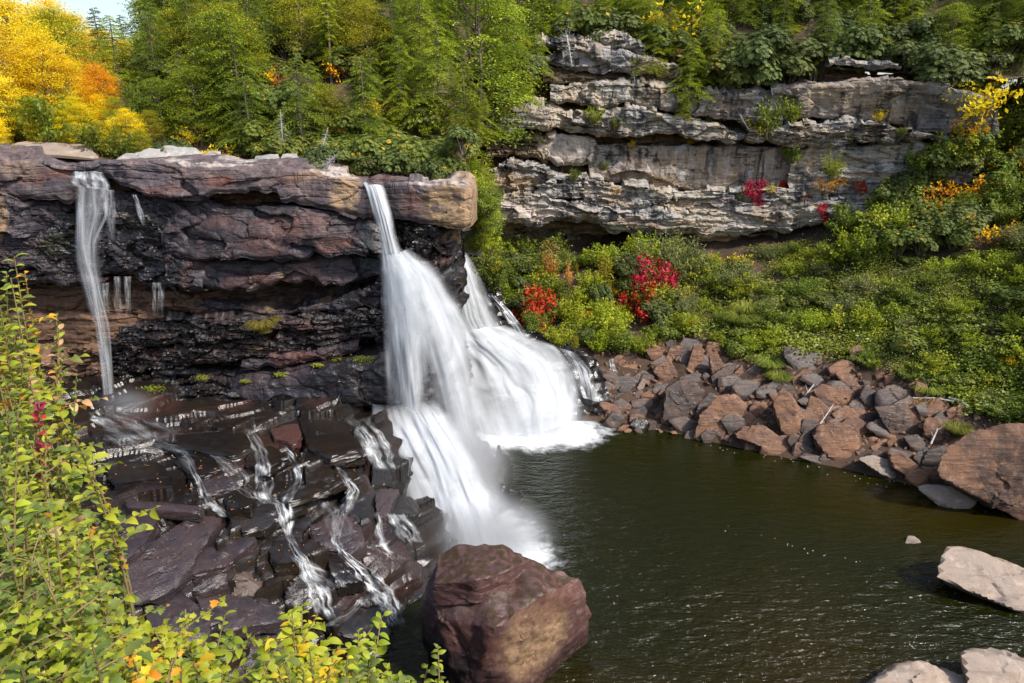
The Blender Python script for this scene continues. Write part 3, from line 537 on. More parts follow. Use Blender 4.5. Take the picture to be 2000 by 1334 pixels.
# pool
def pool_mat():
    k = NT('pool_water'); p = k.pos()
    wv = k.noise(k.scaled(p, (1.0, 2.6, 1), (0, 0, .35)), 1.0, 4, .55, .6); w2 = k.noise(k.scaled(p, (1, 2.2, 1), (0, 0, .2)), 4.2, 3, .5, .4)
    amp = k.attr('chop')
    hgt = k.math('MULTIPLY', k.math('ADD', wv, k.math('MULTIPLY', w2, .30)), amp)
    b = k.n('ShaderNodeBump'); b.inputs['Strength'].default_value = 1.0; b.inputs['Distance'].default_value = .42; k.l(hgt, b.inputs['Height'])
    fn = k.noise(k.scaled(p, (1, 1, 1)), 1.6, 7, .62, .5); fo = k.attr('foam')
    fm = k.map(k.math('SUBTRACT', k.math('ADD', fo, k.math('MULTIPLY', fn, .7)), .35), .30, .80)
    fleck = k.n('ShaderNodeTexVoronoi'); fleck.inputs['Scale'].default_value = 3.2; k.l(p, fleck.inputs['Vector'])
    fl = k.math('MULTIPLY', k.math('LESS_THAN', fleck.outputs['Distance'], .09), k.map(k.math('ADD', k.attr('fleck'), k.math('MULTIPLY', k.noise(p, 1.1, 3), .5)), .72, .9)); fleck.inputs['Scale'].default_value = 4.6
    deep = k.mix(k.attr('shal'), (.0080, .0092, .0010), (.020, .0140, .0020))
    bs = k.n('ShaderNodeBsdfPrincipled'); k.l(k.mix(k.math('MAXIMUM', fm, fl), deep, (.80, .83, .86)), bs.inputs['Base Color'])
    k.val(k.mix(fm, (.085,) * 3, (.8,) * 3), bs.inputs['Roughness']); bs.inputs['IOR'].default_value = 1.33; bs.inputs['Specular IOR Level'].default_value = .38
    k.l(b.outputs[0], bs.inputs['Normal']); k.l(bs.outputs[0], k.out.inputs[0]); return k.m
xs = np.linspace(-12, 46, 240); ys = np.linspace(3, 37, 180); XX, YY = np.meshgrid(xs, ys)
fb = np.zeros(XX.shape)
for x, y, r, a in [(-2.6, 22.9, 2.2, 1), (-1.2, 22.4, 2.4, 1), (.4, 22.6, 1.7, .8), (-1.6, 24.5, 2.4, 1), (0.2, 24.2, 1.6, .6), (-.4, 33.2, 1.8, 1), (1.2, 33.3, 2.0, 1), (3.0, 33.8, 2.2, 1), (4.6, 34.0, 1.4, .6), (8.0, 34.6, .6, .9), (8.8, 34.4, .7, .9), (-5.1, 18.6, .9, .9), (-4.4, 17.7, .5, .6)]:
    fb = np.maximum(fb, a * np.exp(-(((XX - x) ** 2 + (YY - y) ** 2) / r ** 2)))
D = shore_d(XX, YY)
chop = .09 + .52 * np.exp(-((YY - 17) / 5.5) ** 2) + .5 * np.exp(-(((XX - 1) / 6) ** 2 + ((YY - 26) / 5) ** 2))
shal = np.clip(np.exp(-((XX - 9.5) ** 2 + (YY - 14.5) ** 2 / 3) / 12) * .9 + np.exp(-(((XX - 18) / 5) ** 2 + ((YY - 26) / 3) ** 2)) * .8 + np.exp(-(((XX - 2.5) / 3) ** 2 + ((YY - 14.8) / 2) ** 2)), 0, 1)
fk = np.exp(-((D + .7) / .6) ** 2) * (XX > 9) + .8 * np.exp(-((D + 8.2 + .2 * XX * 0) / .5) ** 2) * (XX > 8)
sheet('pool_water', XX, YY, np.zeros(XX.shape), pool_mat(), attrs={'foam': fb.ravel(), 'chop': chop.ravel(), 'shal': shal.ravel(), 'fleck': fk.ravel()}, hitable=True)

# ------------------------------------------------------------------ slabs lying on the wet shelf (parts of it)
shelf_obj = bpy.data.objects['wet_shelf']
def slab(poly, mat, thick=.6, lift=.22, seed=0, amp=.05, sub=4, flat=.6, strata=.05, paint=None):
    pc = np.mean(poly, axis=0); poly = [tuple(pc + (np.array(q) - pc) * 1.1) for q in poly]
    h = [hit(x, y) for x, y in poly]; h = np.array([q for q in h if q is not None])
    A = np.c_[h[:, :2], np.ones(len(h))]; co = np.linalg.lstsq(A, h[:, 2], rcond=None)[0]
    co[:2] *= flat; co[2] = h[:, 2].mean() - co[:2] @ h[:, :2].mean(0)
    top = []
    for x, y in poly:
        d = ray(x, y); t = (co[2] + lift - CAM_H) / (d[2] - co[0] * d[0] - co[1] * d[1]); top.append(d * t + np.array([0, 0, CAM_H]))
    top = np.array(top); c = top.mean(0); bot = c + (top - c) * 1.06; bot[:, 2] -= thick
    return rock('slab', np.r_[top, bot, c[None] + [[0, 0, .04]]], mat, sub, parent=shelf_obj, seed=seed, amp=amp, k=110, strata=strata, fine=.03, attrs=paint, cuts=2)
full = lambda v: (lambda V: np.full(len(V), v))
SL = [([(208, 1015), (298, 1000), (304, 1018), (280, 1060), (220, 1102), (172, 1075)], 'slab', .4),
      ([(205, 1126), (376, 1006), (424, 1015), (340, 1081), (370, 1108), (328, 1147), (274, 1171), (250, 1165)], 'slab', .45),
      ([(373, 1081), (490, 1039), (496, 1054), (439, 1102), (379, 1117)], 'slab', .6),
      ([(442, 1108), (484, 1090), (520, 1108), (550, 1123), (487, 1150), (451, 1141)], 'slab', .6),
      ([(376, 1150), (439, 1108), (442, 1138), (394, 1159)], 'slab', .5),
      ([(280, 1174), (352, 1153), (415, 1219), (376, 1264), (310, 1240)], 'slab', .4),
      ([(385, 1156), (520, 1171), (544, 1189), (550, 1210), (445, 1228), (415, 1219)], 'slab', .4),
      ([(608, 1027), (671, 998), (700, 1027), (710, 1058), (678, 1083), (615, 1055)], 'slab', .6),
      ([(731, 956), (777, 953), (756, 1005), (738, 1005)], 'slab', .6), ([(756, 1009), (780, 963), (812, 977), (816, 1005)], 'shelf', .7),
      ([(731, 1027), (763, 1027), (802, 1086), (742, 1129), (710, 1097)], 'shelf', .6), ([(745, 1129), (802, 1093), (823, 1104), (819, 1122), (770, 1153)], 'shelf', .7),
      ([(696, 1171), (728, 1153), (749, 1164), (745, 1178), (714, 1185)], 'shelf', .6), ([(678, 1182), (730, 1180), (756, 1196), (756, 1238), (700, 1249), (636, 1220)], 'shelf', .9),
      ([(527, 833), (580, 826), (587, 850), (573, 865), (538, 854)], 'slab', .5), ([(590, 812), (678, 826), (714, 833), (700, 872), (643, 889), (608, 872)], 'shelf', .4),
      ([(309, 857), (467, 836), (495, 868), (449, 889), (344, 872)], 'shelf', .3), ([(439, 967), (474, 953), (495, 970), (488, 988), (449, 991)], 'shelf', .5),
      ([(393, 938), (442, 928), (467, 949), (404, 963)], 'slab', .5), ([(643, 875), (700, 865), (707, 886), (654, 893)], 'shelf', .5),
      ([(548, 963), (692, 914), (700, 928), (573, 970)], 'shelf', .4), ([(728, 896), (759, 896), (763, 942), (728, 946)], 'shelf', .6),
      ([(249, 977), (389, 988), (382, 1002), (255, 991)], 'slab', .3), ([(470, 1000), (570, 965), (600, 985), (520, 1030), (480, 1035)], 'shelf', .3),
      ([(200, 905), (300, 900), (330, 930), (230, 940)], 'shelf', .3), ([(560, 1140), (600, 1120), (640, 1150), (600, 1190), (560, 1180)], 'shelf', .5),
      ([(520, 1060), (580, 1050), (600, 1090), (540, 1100)], 'shelf', .5), ([(640, 1090), (700, 1095), (710, 1130), (660, 1140)], 'shelf', .5),
      ([(480, 880), (530, 870), (560, 890), (520, 915), (485, 905)], 'shelf', .4), ([(590, 890), (640, 900), (650, 930), (600, 940)], 'shelf', .4),
      ([(340, 900), (400, 890), (430, 910), (380, 930)], 'shelf', .3), ([(700, 840), (735, 850), (740, 885), (705, 890)], 'shelf', .4), ([(450, 1250), (560, 1230), (640, 1270), (600, 1320), (470, 1310)], 'slab', .4)]
caster(True)
for i, (poly, m, th) in enumerate(SL):
    at = {}
    if i == 14: at = {'red': full(.9)}
    if i in (10, 11): at = {'red': full(.55), 'wet': full(.4)}
    if i == 3: at = {'tan': full(.3)}
    slab(poly, M[m], th, seed=300 + i, paint=at)

# ------------------------------------------------------------------ boulders
def zone(x, lst):
    for lim, w_ in lst:
        if x < lim: return w_
    return lst[-1][1]
def rock_px(name, poly, mat, label=None, cat='boulder', group=None, thick=None, Y0=None, seed=0, sub=4, lean=.45, sink=.15, **kw):
    poly = np.array(poly, float); lo = poly[poly[:, 1].argmax()]
    if Y0 is None:
        h = hit(*lo); Y0 = float(h[1]) if h is not None else 30.
    wpx = max(np.ptp(poly[:, 0]), np.ptp(poly[:, 1])); wm = wpx / FPX * Y0 * 1.08
    th = thick or wm * .6; c = poly.mean(0); fy = (poly[:, 1].max() - poly[:, 1]) / max(np.ptp(poly[:, 1]), 1)
    a = P(poly[:, 0], poly[:, 1], Y0 + fy * th * lean)
    rr = random.Random(seed); q = c + (poly - c) * .88 + np.array([rr.uniform(-.12, .12) * wpx, -.04 * wpx]); b = P(q[:, 0], q[:, 1], Y0 + th * (.75 + rr.uniform(.1, .5) * fy))
    low = np.r_[a, b]; low = low[np.argsort(low[:, 2])[:4]] - [0, 0, sink * wm + .1]
    return rock(name, np.r_[a, b, low], mat, sub, label, cat, group, seed=seed, **kw)
# the great boulder at the foot of the falls
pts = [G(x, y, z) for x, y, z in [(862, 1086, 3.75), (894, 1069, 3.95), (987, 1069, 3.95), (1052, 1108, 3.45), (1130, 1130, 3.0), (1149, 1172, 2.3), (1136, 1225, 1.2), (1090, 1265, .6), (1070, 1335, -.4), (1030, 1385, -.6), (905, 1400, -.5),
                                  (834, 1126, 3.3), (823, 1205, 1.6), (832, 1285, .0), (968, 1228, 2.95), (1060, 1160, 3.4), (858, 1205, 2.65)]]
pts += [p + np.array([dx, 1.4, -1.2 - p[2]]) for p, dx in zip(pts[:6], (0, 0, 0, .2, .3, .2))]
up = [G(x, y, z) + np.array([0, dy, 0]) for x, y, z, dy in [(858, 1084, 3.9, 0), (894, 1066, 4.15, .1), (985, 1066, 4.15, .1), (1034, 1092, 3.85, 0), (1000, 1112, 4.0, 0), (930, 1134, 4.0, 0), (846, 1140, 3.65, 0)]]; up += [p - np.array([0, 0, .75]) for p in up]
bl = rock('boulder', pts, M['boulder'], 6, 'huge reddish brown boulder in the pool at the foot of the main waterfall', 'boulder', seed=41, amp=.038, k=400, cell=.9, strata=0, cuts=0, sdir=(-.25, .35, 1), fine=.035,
     attrs={'tan': lambda V: blobs(V[:, 0], V[:, 2], [(.65, 1.9, 1.2, 1.5, .85)]), 'black': lambda V: blobs(V[:, 0], V[:, 2], [(-2.0, .5, 1.7, 1.7, .95)]), 'red': lambda V: blobs(V[:, 0], V[:, 2], [(1.2, 2.8, 1.2, .6, .6), (-1., 2.3, 1.2, .6, .5)]), 'wet': lambda V: .45 * sstep(1.2, .2, V[:, 2])})  # painted-in light: tan as sunlit right face, black as shaded lower left
rock('upper_layer', up, M['boulder'], 5, parent=bl, seed=44, amp=.05, k=200, cell=.7, strata=.05, fine=.03)
RV = [([(1785, 950), (1800, 945), (1830, 950), (1905, 960), (1912, 980), (1890, 995), (1865, 992), (1820, 970)], 'pale', 'smooth pale boulder with a long tail lying in the pool by the bank', .9),
      ([(1825, 1125), (1840, 1080), (1855, 1068), (1900, 1075), (2060, 1140), (2060, 1215), (1990, 1195), (1920, 1160), (1870, 1145)], 'pale', 'long flat topped tan boulder half sunk in the pool', 2.6),
      ([(1767, 1061), (1772, 1046), (1785, 1047), (1802, 1058), (1790, 1062)], 'pale', 'tiny pale rock poking out of the open pool', .4),
      ([(1690, 1345), (1725, 1310), (1760, 1290), (1800, 1285), (1850, 1308), (1905, 1325), (1915, 1420), (1720, 1420)], 'pale', 'smooth low water worn rock with a jagged edge at the pool edge', 2.0),
      ([(1868, 1270), (1890, 1261), (1935, 1265), (2060, 1305), (2060, 1440), (1920, 1420), (1912, 1330)], 'pale', 'smooth rounded water worn rock with a dark notch in its side', 2.2)]
for i, (poly, m, lab, th) in enumerate(RV):
    rock_px('river_boulder', poly, M[m], lab, 'boulder', thick=th, seed=500 + i, sub=5, amp=.06, k=22 if i != 1 else 70, fine=.03, strata=.04, cuts=0 if i > 2 else 2, lean=.8, attrs={'black': (lambda V: .5 * sstep(.35, .0, V[:, 2]))} )
TR = [([(1353, 852), (1365, 815), (1400, 775), (1430, 768), (1455, 790), (1450, 812), (1420, 822), (1410, 852), (1385, 859)], 'talus', 'pinkish boulder with a curved crack standing in the pool edge'),
      ([(1297, 790), (1300, 757), (1325, 740), (1365, 740), (1377, 757), (1372, 780), (1360, 802), (1345, 818), (1295, 815)], 'talusd', 'large dark wet boulder with tan streaks behind the pinkish boulder'),
      ([(1508, 785), (1523, 750), (1545, 770), (1575, 815), (1582, 845), (1565, 856), (1525, 838)], 'talus', 'tall pointed slab of rock standing up in the rock pile'),
      ([(1435, 850), (1450, 835), (1490, 830), (1520, 850), (1545, 870), (1540, 882), (1525, 886), (1480, 870)], 'talus', 'dark boulder with a bright tan edge leaning into the pool'),
      ([(1588, 852), (1600, 830), (1635, 823), (1660, 830), (1695, 875), (1690, 886), (1660, 894), (1615, 890)], 'talus', 'broad smooth rounded brown boulder above the waterline'),
      ([(1708, 796), (1770, 788), (1786, 800), (1792, 842), (1740, 832)], 'talusd', 'large flat faced dark brown block high in the rock pile'),
      ([(1826, 915), (1850, 870), (1900, 842), (1950, 830), (2030, 832), (2060, 1015), (1990, 995), (1900, 962), (1835, 932)], 'talus', 'enormous rough brown boulder at the right end of the rock pile'),
      ([(1675, 895), (1700, 889), (1750, 905), (1764, 929), (1720, 926)], 'pale', 'low tan rock at the waterline below the rounded boulder'),
      ([(1738, 885), (1760, 884), (1815, 925), (1800, 936), (1745, 911)], 'talus', 'narrow split brown rock sloping down into the pool'),
      ([(1700, 872), (1740, 850), (1800, 845), (1822, 856), (1790, 872), (1710, 882)], 'talus', 'long flat slab bridging two boulders in the pile'),
      ([(1653, 792), (1680, 774), (1712, 772), (1713, 790), (1690, 801), (1656, 797)], 'talusd', 'flat dark slab with a pointed end in the rock pile'),
      ([(1625, 808), (1640, 796), (1690, 800), (1692, 826), (1640, 826)], 'talus', 'squarish layered brown block in the middle of the pile'),
      ([(1573, 797), (1600, 783), (1616, 795), (1606, 819), (1580, 812)], 'talus', 'small orange rounded rock beside the pointed slab'),
      ([(1527, 700), (1532, 677), (1553, 678), (1557, 710), (1536, 714)], 'talusd', 'upright dark block standing at the top of the pile'),
      ([(1725, 748), (1727, 734), (1749, 726), (1746, 750), (1730, 752)], 'talus', 'bright orange brown block at the grassy top of the pile'),
      ([(1785, 766), (1790, 745), (1816, 752), (1811, 770), (1798, 783)], 'talus', 'triangular brown rock at the grassy top of the pile'),
      ([(1735, 757), (1785, 762), (1776, 786), (1755, 781)], 'talusd', 'wedge shaped dark slab near the top of the pile'),
      ([(1450, 779), (1485, 755), (1522, 742), (1526, 750), (1490, 781), (1460, 785)], 'talusd', 'long dark wedge of rock leaning on the pointed slab'),
      ([(1420, 757), (1425, 748), (1480, 745), (1483, 755), (1430, 766)], 'talusd', 'flat black slab lying beside the dark wedge'),
      ([(1382, 697), (1400, 687), (1415, 715), (1412, 731), (1387, 723)], 'talus', 'pale orange oval rock at the upper left of the pile'),
      ([(1342, 717), (1355, 677), (1370, 672), (1376, 700), (1350, 723)], 'talus', 'upright reddish rock with a pale side near the plants'),
      ([(1297, 708), (1310, 675), (1335, 675), (1332, 705), (1302, 712)], 'talus', 'round reddish rock below the red leaved shrub'),
      ([(1272, 717), (1310, 703), (1326, 735), (1300, 746), (1276, 727)], 'talus', 'angular brown rock with an orange face by the trickle'),
      ([(1430, 733), (1450, 712), (1453, 727), (1441, 738)], 'talus', 'small triangular tan rock below the ground cover'),
      ([(1244, 757), (1255, 740), (1264, 742), (1259, 756), (1248, 762)], 'pale', 'small smooth pale rock at the stream mouth'),
      ([(1658, 682), (1675, 673), (1690, 685), (1688, 702), (1665, 702)], 'talus', 'single orange rock sitting alone in the ground cover'),
      ([(1590, 868), (1575, 835), (1560, 860), (1572, 880)], 'talusd', 'dark rock wedged between two boulders at the waterline'),
      ([(1560, 892), (1566, 884), (1608, 892), (1606, 904), (1590, 902)], 'talusd', 'low purplish rock tip just above the water'),
      ([(1780, 900), (1790, 880), (1835, 875), (1840, 905), (1800, 915)], 'talusd', 'dark block under the flat slab beside the enormous boulder')]
caster(True)
for i, (poly, m, lab) in enumerate(TR):
    rock_px('boulder', poly, M[m], lab, 'boulder', seed=600 + i, sub=5 if i != 6 else 6, amp=.05 if i else .04, k=160, cuts=4 if i not in (0, 2, 6) else 2, fine=.03, strata=.04, sdir=(random.Random(i).uniform(-.6, .6), .3, 1), hitable=False, attrs={'black': (lambda V: np.clip(.35 + .8 * fbm(V * .7, 3, 3), 0, .8))} if i == 6 else None)
# smaller stones of the pile
rng = random.Random(5); rt = 0
UP = [(1150, 705), (1230, 700), (1300, 665), (1380, 665), (1440, 715), (1520, 695), (1620, 705), (1700, 722), (1800, 752), (1880, 800), (1960, 830)]
LOW = [(1150, 800), (1230, 842), (1300, 842), (1400, 855), (1500, 870), (1600, 890), (1700, 912), (1800, 935), (1880, 960), (1960, 980)]
while rt < 240:
    x = rng.uniform(1165, 1900); y = rng.uniform(660, 940)
    if not (interp(UP, x) < y < interp(LOW, x)): continue
    wv = rng.choice([16, 22, 28, 36, 48, 62, 74]) * (.8 if x < 1320 else 1.1); hv = wv * rng.uniform(.32, .62 if wv > 40 else .85); a0 = rng.uniform(-.6, .6)
    poly = []
    nj = rng.choice([4, 5, 5])
    for j in range(nj):
        a = 6.28 * j / nj + rng.uniform(-.35, .35); r = rng.uniform(.75, 1.1); u, v = math.cos(a) * wv / 2 * r, math.sin(a) * hv / 2 * r
        poly.append((x + u * math.cos(a0) - v * math.sin(a0), y + u * math.sin(a0) + v * math.cos(a0)))
    dark = x < 1450 and rng.random() < .6 or rng.random() < .4
    big = 'flat' if hv < wv * .65 else 'chunky'
    rock_px('stone', poly, M['talusd' if dark else 'talus'], f"{'small' if wv < 26 else 'large' if wv > 46 else 'medium'} {'dark' if dark else 'tan brown'} {big} stone {'at the waterline' if y > interp(LOW, x) - 30 else 'under the ground cover' if y < interp(UP, x) + 30 else 'in the pile'} {zone(x, [(1290, 'by the stream mouth'), (1440, 'around the dark wet boulder'), (1610, 'around the pointed slab'), (1740, 'around the squarish block'), (9999, 'beside the enormous boulder')])}", 'stone', 'stones of the rock pile', seed=900 + rt, sub=4 if wv > 34 else 3, amp=.035, k=200, fine=.015, cuts=5, hitable=False); rt += 1
# rubble between the stones: too many to count
g = np.random.default_rng(8); BS = []
for k in range(14):
    sc = g.uniform(.5, 1, 3); BS.append(rock_shape(g.normal(0, 1, (14, 3)) * sc, 2, .08, 70 + k, k=80, cuts=3))
VV, FF, o = [], [], 0
caster(True)
for i in range(1500):
    x = g.uniform(1150, 1930); y = g.uniform(640, 960)
    if not (interp(UP, x) - 14 < y < interp(LOW, x) + 6): continue
    h = hit(x, y)
    if h is None: continue
    v, f = BS[g.integers(14)]; a, b2 = g.uniform(0, 6.28), g.uniform(-.5, .5); rz = np.array([[math.cos(a), -math.sin(a), 0], [math.sin(a), math.cos(a), 0], [0, 0, 1]]); rx = np.array([[1, 0, 0], [0, math.cos(b2), -math.sin(b2)], [0, math.sin(b2), math.cos(b2)]])
    VV.append((v * g.choice([.06, .09, .13, .18])) @ rz.T @ rx.T + h - [0, 0, .02]); FF.append(f + o); o += len(v)
tag(link('rubble', mesh('rubble', np.concatenate(VV), np.concatenate(FF), M['talus'], sharp=30)), 'small broken rubble filling the gaps of the rock pile', kind='stuff')
# wet rocks at the stream mouth
for i, (poly, lab) in enumerate([([(1140, 790), (1155, 762), (1172, 752), (1172, 785), (1160, 800)], 'glistening black rock beside the foot of the right cascade'), ([(1130, 800), (1145, 778), (1160, 790), (1158, 800)], 'small black rock in the foam of the right cascade'),
                                 ([(1178, 800), (1195, 790), (1242, 787), (1245, 802), (1215, 808), (1180, 808)], 'long wet black rock lying in the stream mouth'), ([(1180, 792), (1190, 770), (1270, 758), (1295, 772), (1290, 788), (1200, 790)], 'flat brown rock shelf in the stream mouth'),
                                 ([(1230, 832), (1236, 818), (1262, 818), (1275, 832), (1250, 838)], 'half drowned grey stones in front of the stream mouth'), ([(1195, 822), (1200, 815), (1210, 816), (1212, 822)], 'tiny grey stone in the shallows'), ([(1178, 857), (1184, 848), (1190, 850), (1189, 858)], 'tiny black stone alone in the pool'),
                                 ([(1112, 806), (1118, 800), (1140, 802), (1138, 808)], 'low dark rock washed by foam')]):
    rock_px('wet_rock', poly, M['talusd'], lab, 'rock', seed=1200 + i, sub=4, amp=.10, k=60, cuts=3, attrs={'wet': full(1), 'black': full(.4 if i != 3 else 0)}, hitable=False)
# rocks along the lip
for i, (poly, m, Yl, lab) in enumerate([([(-40, 285), (40, 275), (110, 283), (180, 290), (196, 308), (100, 320), (-40, 305)], 'pale', 29.2, 'broad tan slab rock on the lip under the yellow trees'),
                                        ([(262, 312), (264, 290), (300, 284), (380, 290), (404, 312), (330, 318)], 'grey', 29.4, 'long grey topped boulder on the lip beside the hemlocks'), ([(216, 318), (245, 300), (268, 300), (270, 320)], 'grey', 29.2, 'small pale rock on the lip next to the long boulder'),
                                        ([(400, 314), (405, 296), (432, 296), (436, 318)], 'grey', 29.6, 'small grey rock with yellow leaves before it on the lip'), ([(490, 328), (500, 306), (545, 300), (550, 328)], 'grey', 29.6, 'speckled grey boulder on the lip left of its twin'),
                                        ([(548, 330), (552, 300), (580, 300), (592, 330)], 'grey', 29.7, 'plain grey boulder on the lip next to the dead branches'), ([(248, 275), (249, 222), (262, 205), (290, 230), (305, 285), (268, 290)], 'grey', 33, 'tall smooth grey boulder among the hemlock trunks'),
                                        ([(905, 482), (900, 452), (930, 448), (945, 470), (940, 492)], 'grey', 34, 'grey boulder beside the top of the right fall'), ([(610, 245), (620, 222), (650, 220), (660, 250)], 'grey', 36, 'grey rock at the foot of the bare hemlock trunk')]):
    rock_px('boulder', poly, M[m], lab, 'boulder', Y0=Yl, seed=1300 + i, amp=.08, k=60, strata=.06, cuts=3, hitable=False)

# ------------------------------------------------------------------ falling water
def ribbon(name, parent, mat, left, right, nu=40, nv=80, dens=None, bulge=.25, seed=0, edge=.22, rough=.06):
    L = np.array(left, float); R = np.array(right, float)
    def rs(a):
        d = np.r_[0, np.cumsum(np.hypot(np.diff(a[:, 0]), np.diff(a[:, 1])))]; t = np.linspace(0, d[-1], nv)
        return np.stack([np.interp(t, d, a[:, k]) for k in range(3)], 1)
    def sm(a):
        for _ in range(6): a[1:-1] = .25 * a[:-2] + .5 * a[1:-1] + .25 * a[2:]
        return a
    l, r = sm(rs(L)), sm(rs(R)); u = np.linspace(0, 1, nu)
    A = P(l[:, 0], l[:, 1], l[:, 2]); B = P(r[:, 0], r[:, 1], r[:, 2])
    V = A[:, None] * (1 - u)[None, :, None] + B[:, None] * u[None, :, None]
    V[:, :, 1] -= bulge * np.sin(np.pi * u)[None] ** .8
    uu = np.tile(u, nv); vv = np.repeat(np.linspace(0, 1, nv), nu); V = V.reshape(-1, 3)
    V[:, 1] -= rough * fbm(np.stack([uu * 6, vv * 3, uu * 0 + seed], 1), 2, seed)
    dn = interp(dens, vv) if dens else np.ones(len(vv))
    e = edge * (1 + .7 * fbm(np.stack([vv * 5, uu * 0, uu * 0 + seed], 1), 3, seed + 2)); ed = sstep(0, 1, np.minimum(uu, 1 - uu) / np.maximum(e, .03))
    o = link(name, mesh(name, V - np.array(parent.location), gridF(nv, nu), mat, attrs={'dens': dn * ed}, uv=np.stack([uu + seed * .37, vv], 1)), parent)
    return o
def fall(loc, label): return tag(empty('waterfall', loc), label, kind='structure')
mainf = fall((-5, 26.5, 4.7), 'main waterfall plunging from the notch in the cap rock')
ribbon('plunge', mainf, M['wf'], [(706, 355, 27.9), (712, 361, 27.3), (718, 385, 27.0), (728, 420, 26.8), (740, 460, 26.7), (744, 500, 26.65), (742, 560, 26.5), (745, 640, 26.4), (750, 720, 26.35), (752, 800, 26.3)],
       [(746, 355, 27.9), (752, 362, 27.3), (758, 385, 27.0), (768, 420, 26.8), (776, 460, 26.7), (790, 500, 26.6), (826, 540, 26.45), (840, 600, 26.35), (836, 700, 26.3), (842, 800, 26.2)], nu=50, dens=[(0, .9), (.3, .95), (.55, .75), (.8, .5), (.95, .5), (1, 0)], bulge=.22, seed=1, edge=.28)
ribbon('plunge', mainf, M['wfs'], [(752, 500, 26.5), (756, 600, 26.2), (768, 700, 26.1), (776, 805, 26.0)], [(800, 496, 26.5), (820, 600, 26.2), (826, 700, 26.1), (836, 805, 26.0)], dens=[(0, .4), (.2, .9), (.7, .9), (.95, .8), (1, 0)], bulge=.2, seed=2, edge=.4)
ribbon('veil', mainf, M['wf'], [(770, 492, 26.7), (772, 540, 26.6), (790, 640, 26.5), (815, 740, 26.4), (840, 830, 26.2), (880, 900, 25.6)],
       [(800, 484, 26.8), (860, 520, 26.9), (905, 600, 27.0), (945, 700, 27.0), (965, 800, 26.9), (985, 900, 26.6)], dens=[(0, .7), (.2, 1), (.5, .9), (.8, .75), (1, 0)], bulge=.4, seed=3, edge=.35)
ribbon('burst', mainf, M['wf'], [(736, 496, 26.5), (738, 530, 26.3), (744, 600, 26.2), (752, 690, 26.15)], [(800, 490, 26.6), (850, 528, 26.5), (878, 590, 26.5), (890, 690, 26.5)], dens=[(0, .5), (.2, .9), (.6, .6), (1, .0)], bulge=.5, seed=8, edge=.35, nu=50)
ribbon('veil', mainf, M['wf'], [(790, 500, 26.9), (830, 600, 26.9), (850, 720, 26.8), (880, 860, 26.4)], [(840, 510, 27.0), (890, 590, 27.2), (925, 720, 27.2), (970, 870, 27)], dens=[(0, .5), (.3, .9), (.7, .8), (1, 0)], bulge=.3, seed=4, edge=.4)
ribbon('cascade', mainf, M['wfc'], [(728, 784, 26.5), (726, 830, 25.9), (738, 880, 25.2), (756, 930, 24.6), (772, 980, 24.0), (788, 1040, 23.2), (800, 1085, 22.7), (820, 1112, 22.3)],
       [(846, 775, 26.5), (890, 820, 26.1), (935, 870, 25.7), (970, 920, 25.2), (1000, 980, 24.6), (1030, 1030, 23.9), (1060, 1062, 23.2), (1075, 1085, 22.9)], nu=70, nv=110, dens=[(0, 0), (.05, .4), (.16, .95), (.5, .9), (.8, .9), (.94, .8), (1, .1)], bulge=.55, seed=5, edge=.26, rough=.16)
ribbon('cascade', mainf, M['wfc'], [(790, 788, 26.1), (810, 840, 25.5), (835, 900, 24.8), (850, 960, 24.1), (862, 1020, 23.3), (868, 1085, 22.5)],
       [(850, 785, 26.1), (905, 850, 25.5), (935, 900, 24.9), (962, 960, 24.2), (990, 1020, 23.4), (1015, 1080, 22.7)], nu=60, nv=100, dens=[(0, 0), (.15, .9), (.6, .85), (.9, .8), (1, .1)], bulge=.5, seed=6, edge=.3, rough=.12)
# stepped side spill left of the cascade
ribbon('side_spill', mainf, M['wfc'], [(680, 820, 26.0), (690, 860, 25.5), (715, 905, 25.0), (738, 970, 24.2)], [(790, 790, 26.3), (800, 850, 25.3), (810, 900, 24.6), (815, 970, 23.9)], nu=50, dens=[(0, 0), (.3, .5), (1, .0)], bulge=.2, seed=7, edge=.45, rough=.1)
rightf = fall((0, 36, 2), 'broad right cascade fanning out behind the main waterfall')
RL = [(870, 478, 38.2), (856, 520, 37.6), (850, 580, 37.1), (862, 640, 36.8), (885, 690, 36.5), (908, 770, 35.3), (940, 858, 33.5)]
RR = [(902, 476, 38.2), (932, 530, 37.8), (958, 590, 37.5), (990, 640, 37.2), (1080, 672, 36.9), (1140, 705, 36.4), (1172, 800, 34.9)]
ra = tag(empty('cascade_rock', (0, 37, 0)), kind='structure')
def under(L, R, off, mat, nu=90, nv=110, amp=.3, seed=0):
    a = np.array(L, float); b = np.array(R, float); t = np.linspace(0, 1, nv); tk = np.linspace(0, 1, len(a)); u = np.linspace(0, 1, nu)
    l = np.stack([np.interp(t, tk, a[:, k]) for k in range(3)], 1); r = np.stack([np.interp(t, tk, b[:, k]) for k in range(3)], 1)
    A = P(l[:, 0], l[:, 1], l[:, 2] + off); B = P(r[:, 0], r[:, 1], r[:, 2] + off)
    V = (A[:, None] * (1 - u)[None, :, None] + B[:, None] * u[None, :, None]).reshape(-1, 3)
    h = V[:, 2] / .55 + .4 * fbm(V * .5, 3, seed); hi = np.floor(h)
    V[:, 1] -= amp * facets(V * .9, seed)[0] + .35 * (h - hi - .5) + .06 * fbm(V * 1.5, 4, seed); F = gridF(nv, nu); solid(V, F)
    link('rock_face', mesh('rock_face', V - np.array(ra.location), F, mat, attrs={'wet': np.ones(len(V))}), ra)
under([(x - 26, y, d) for x, y, d in RL], [(x + 26, y - 4, d + .2) for x, y, d in RR], .55, M['shelf'], seed=51)
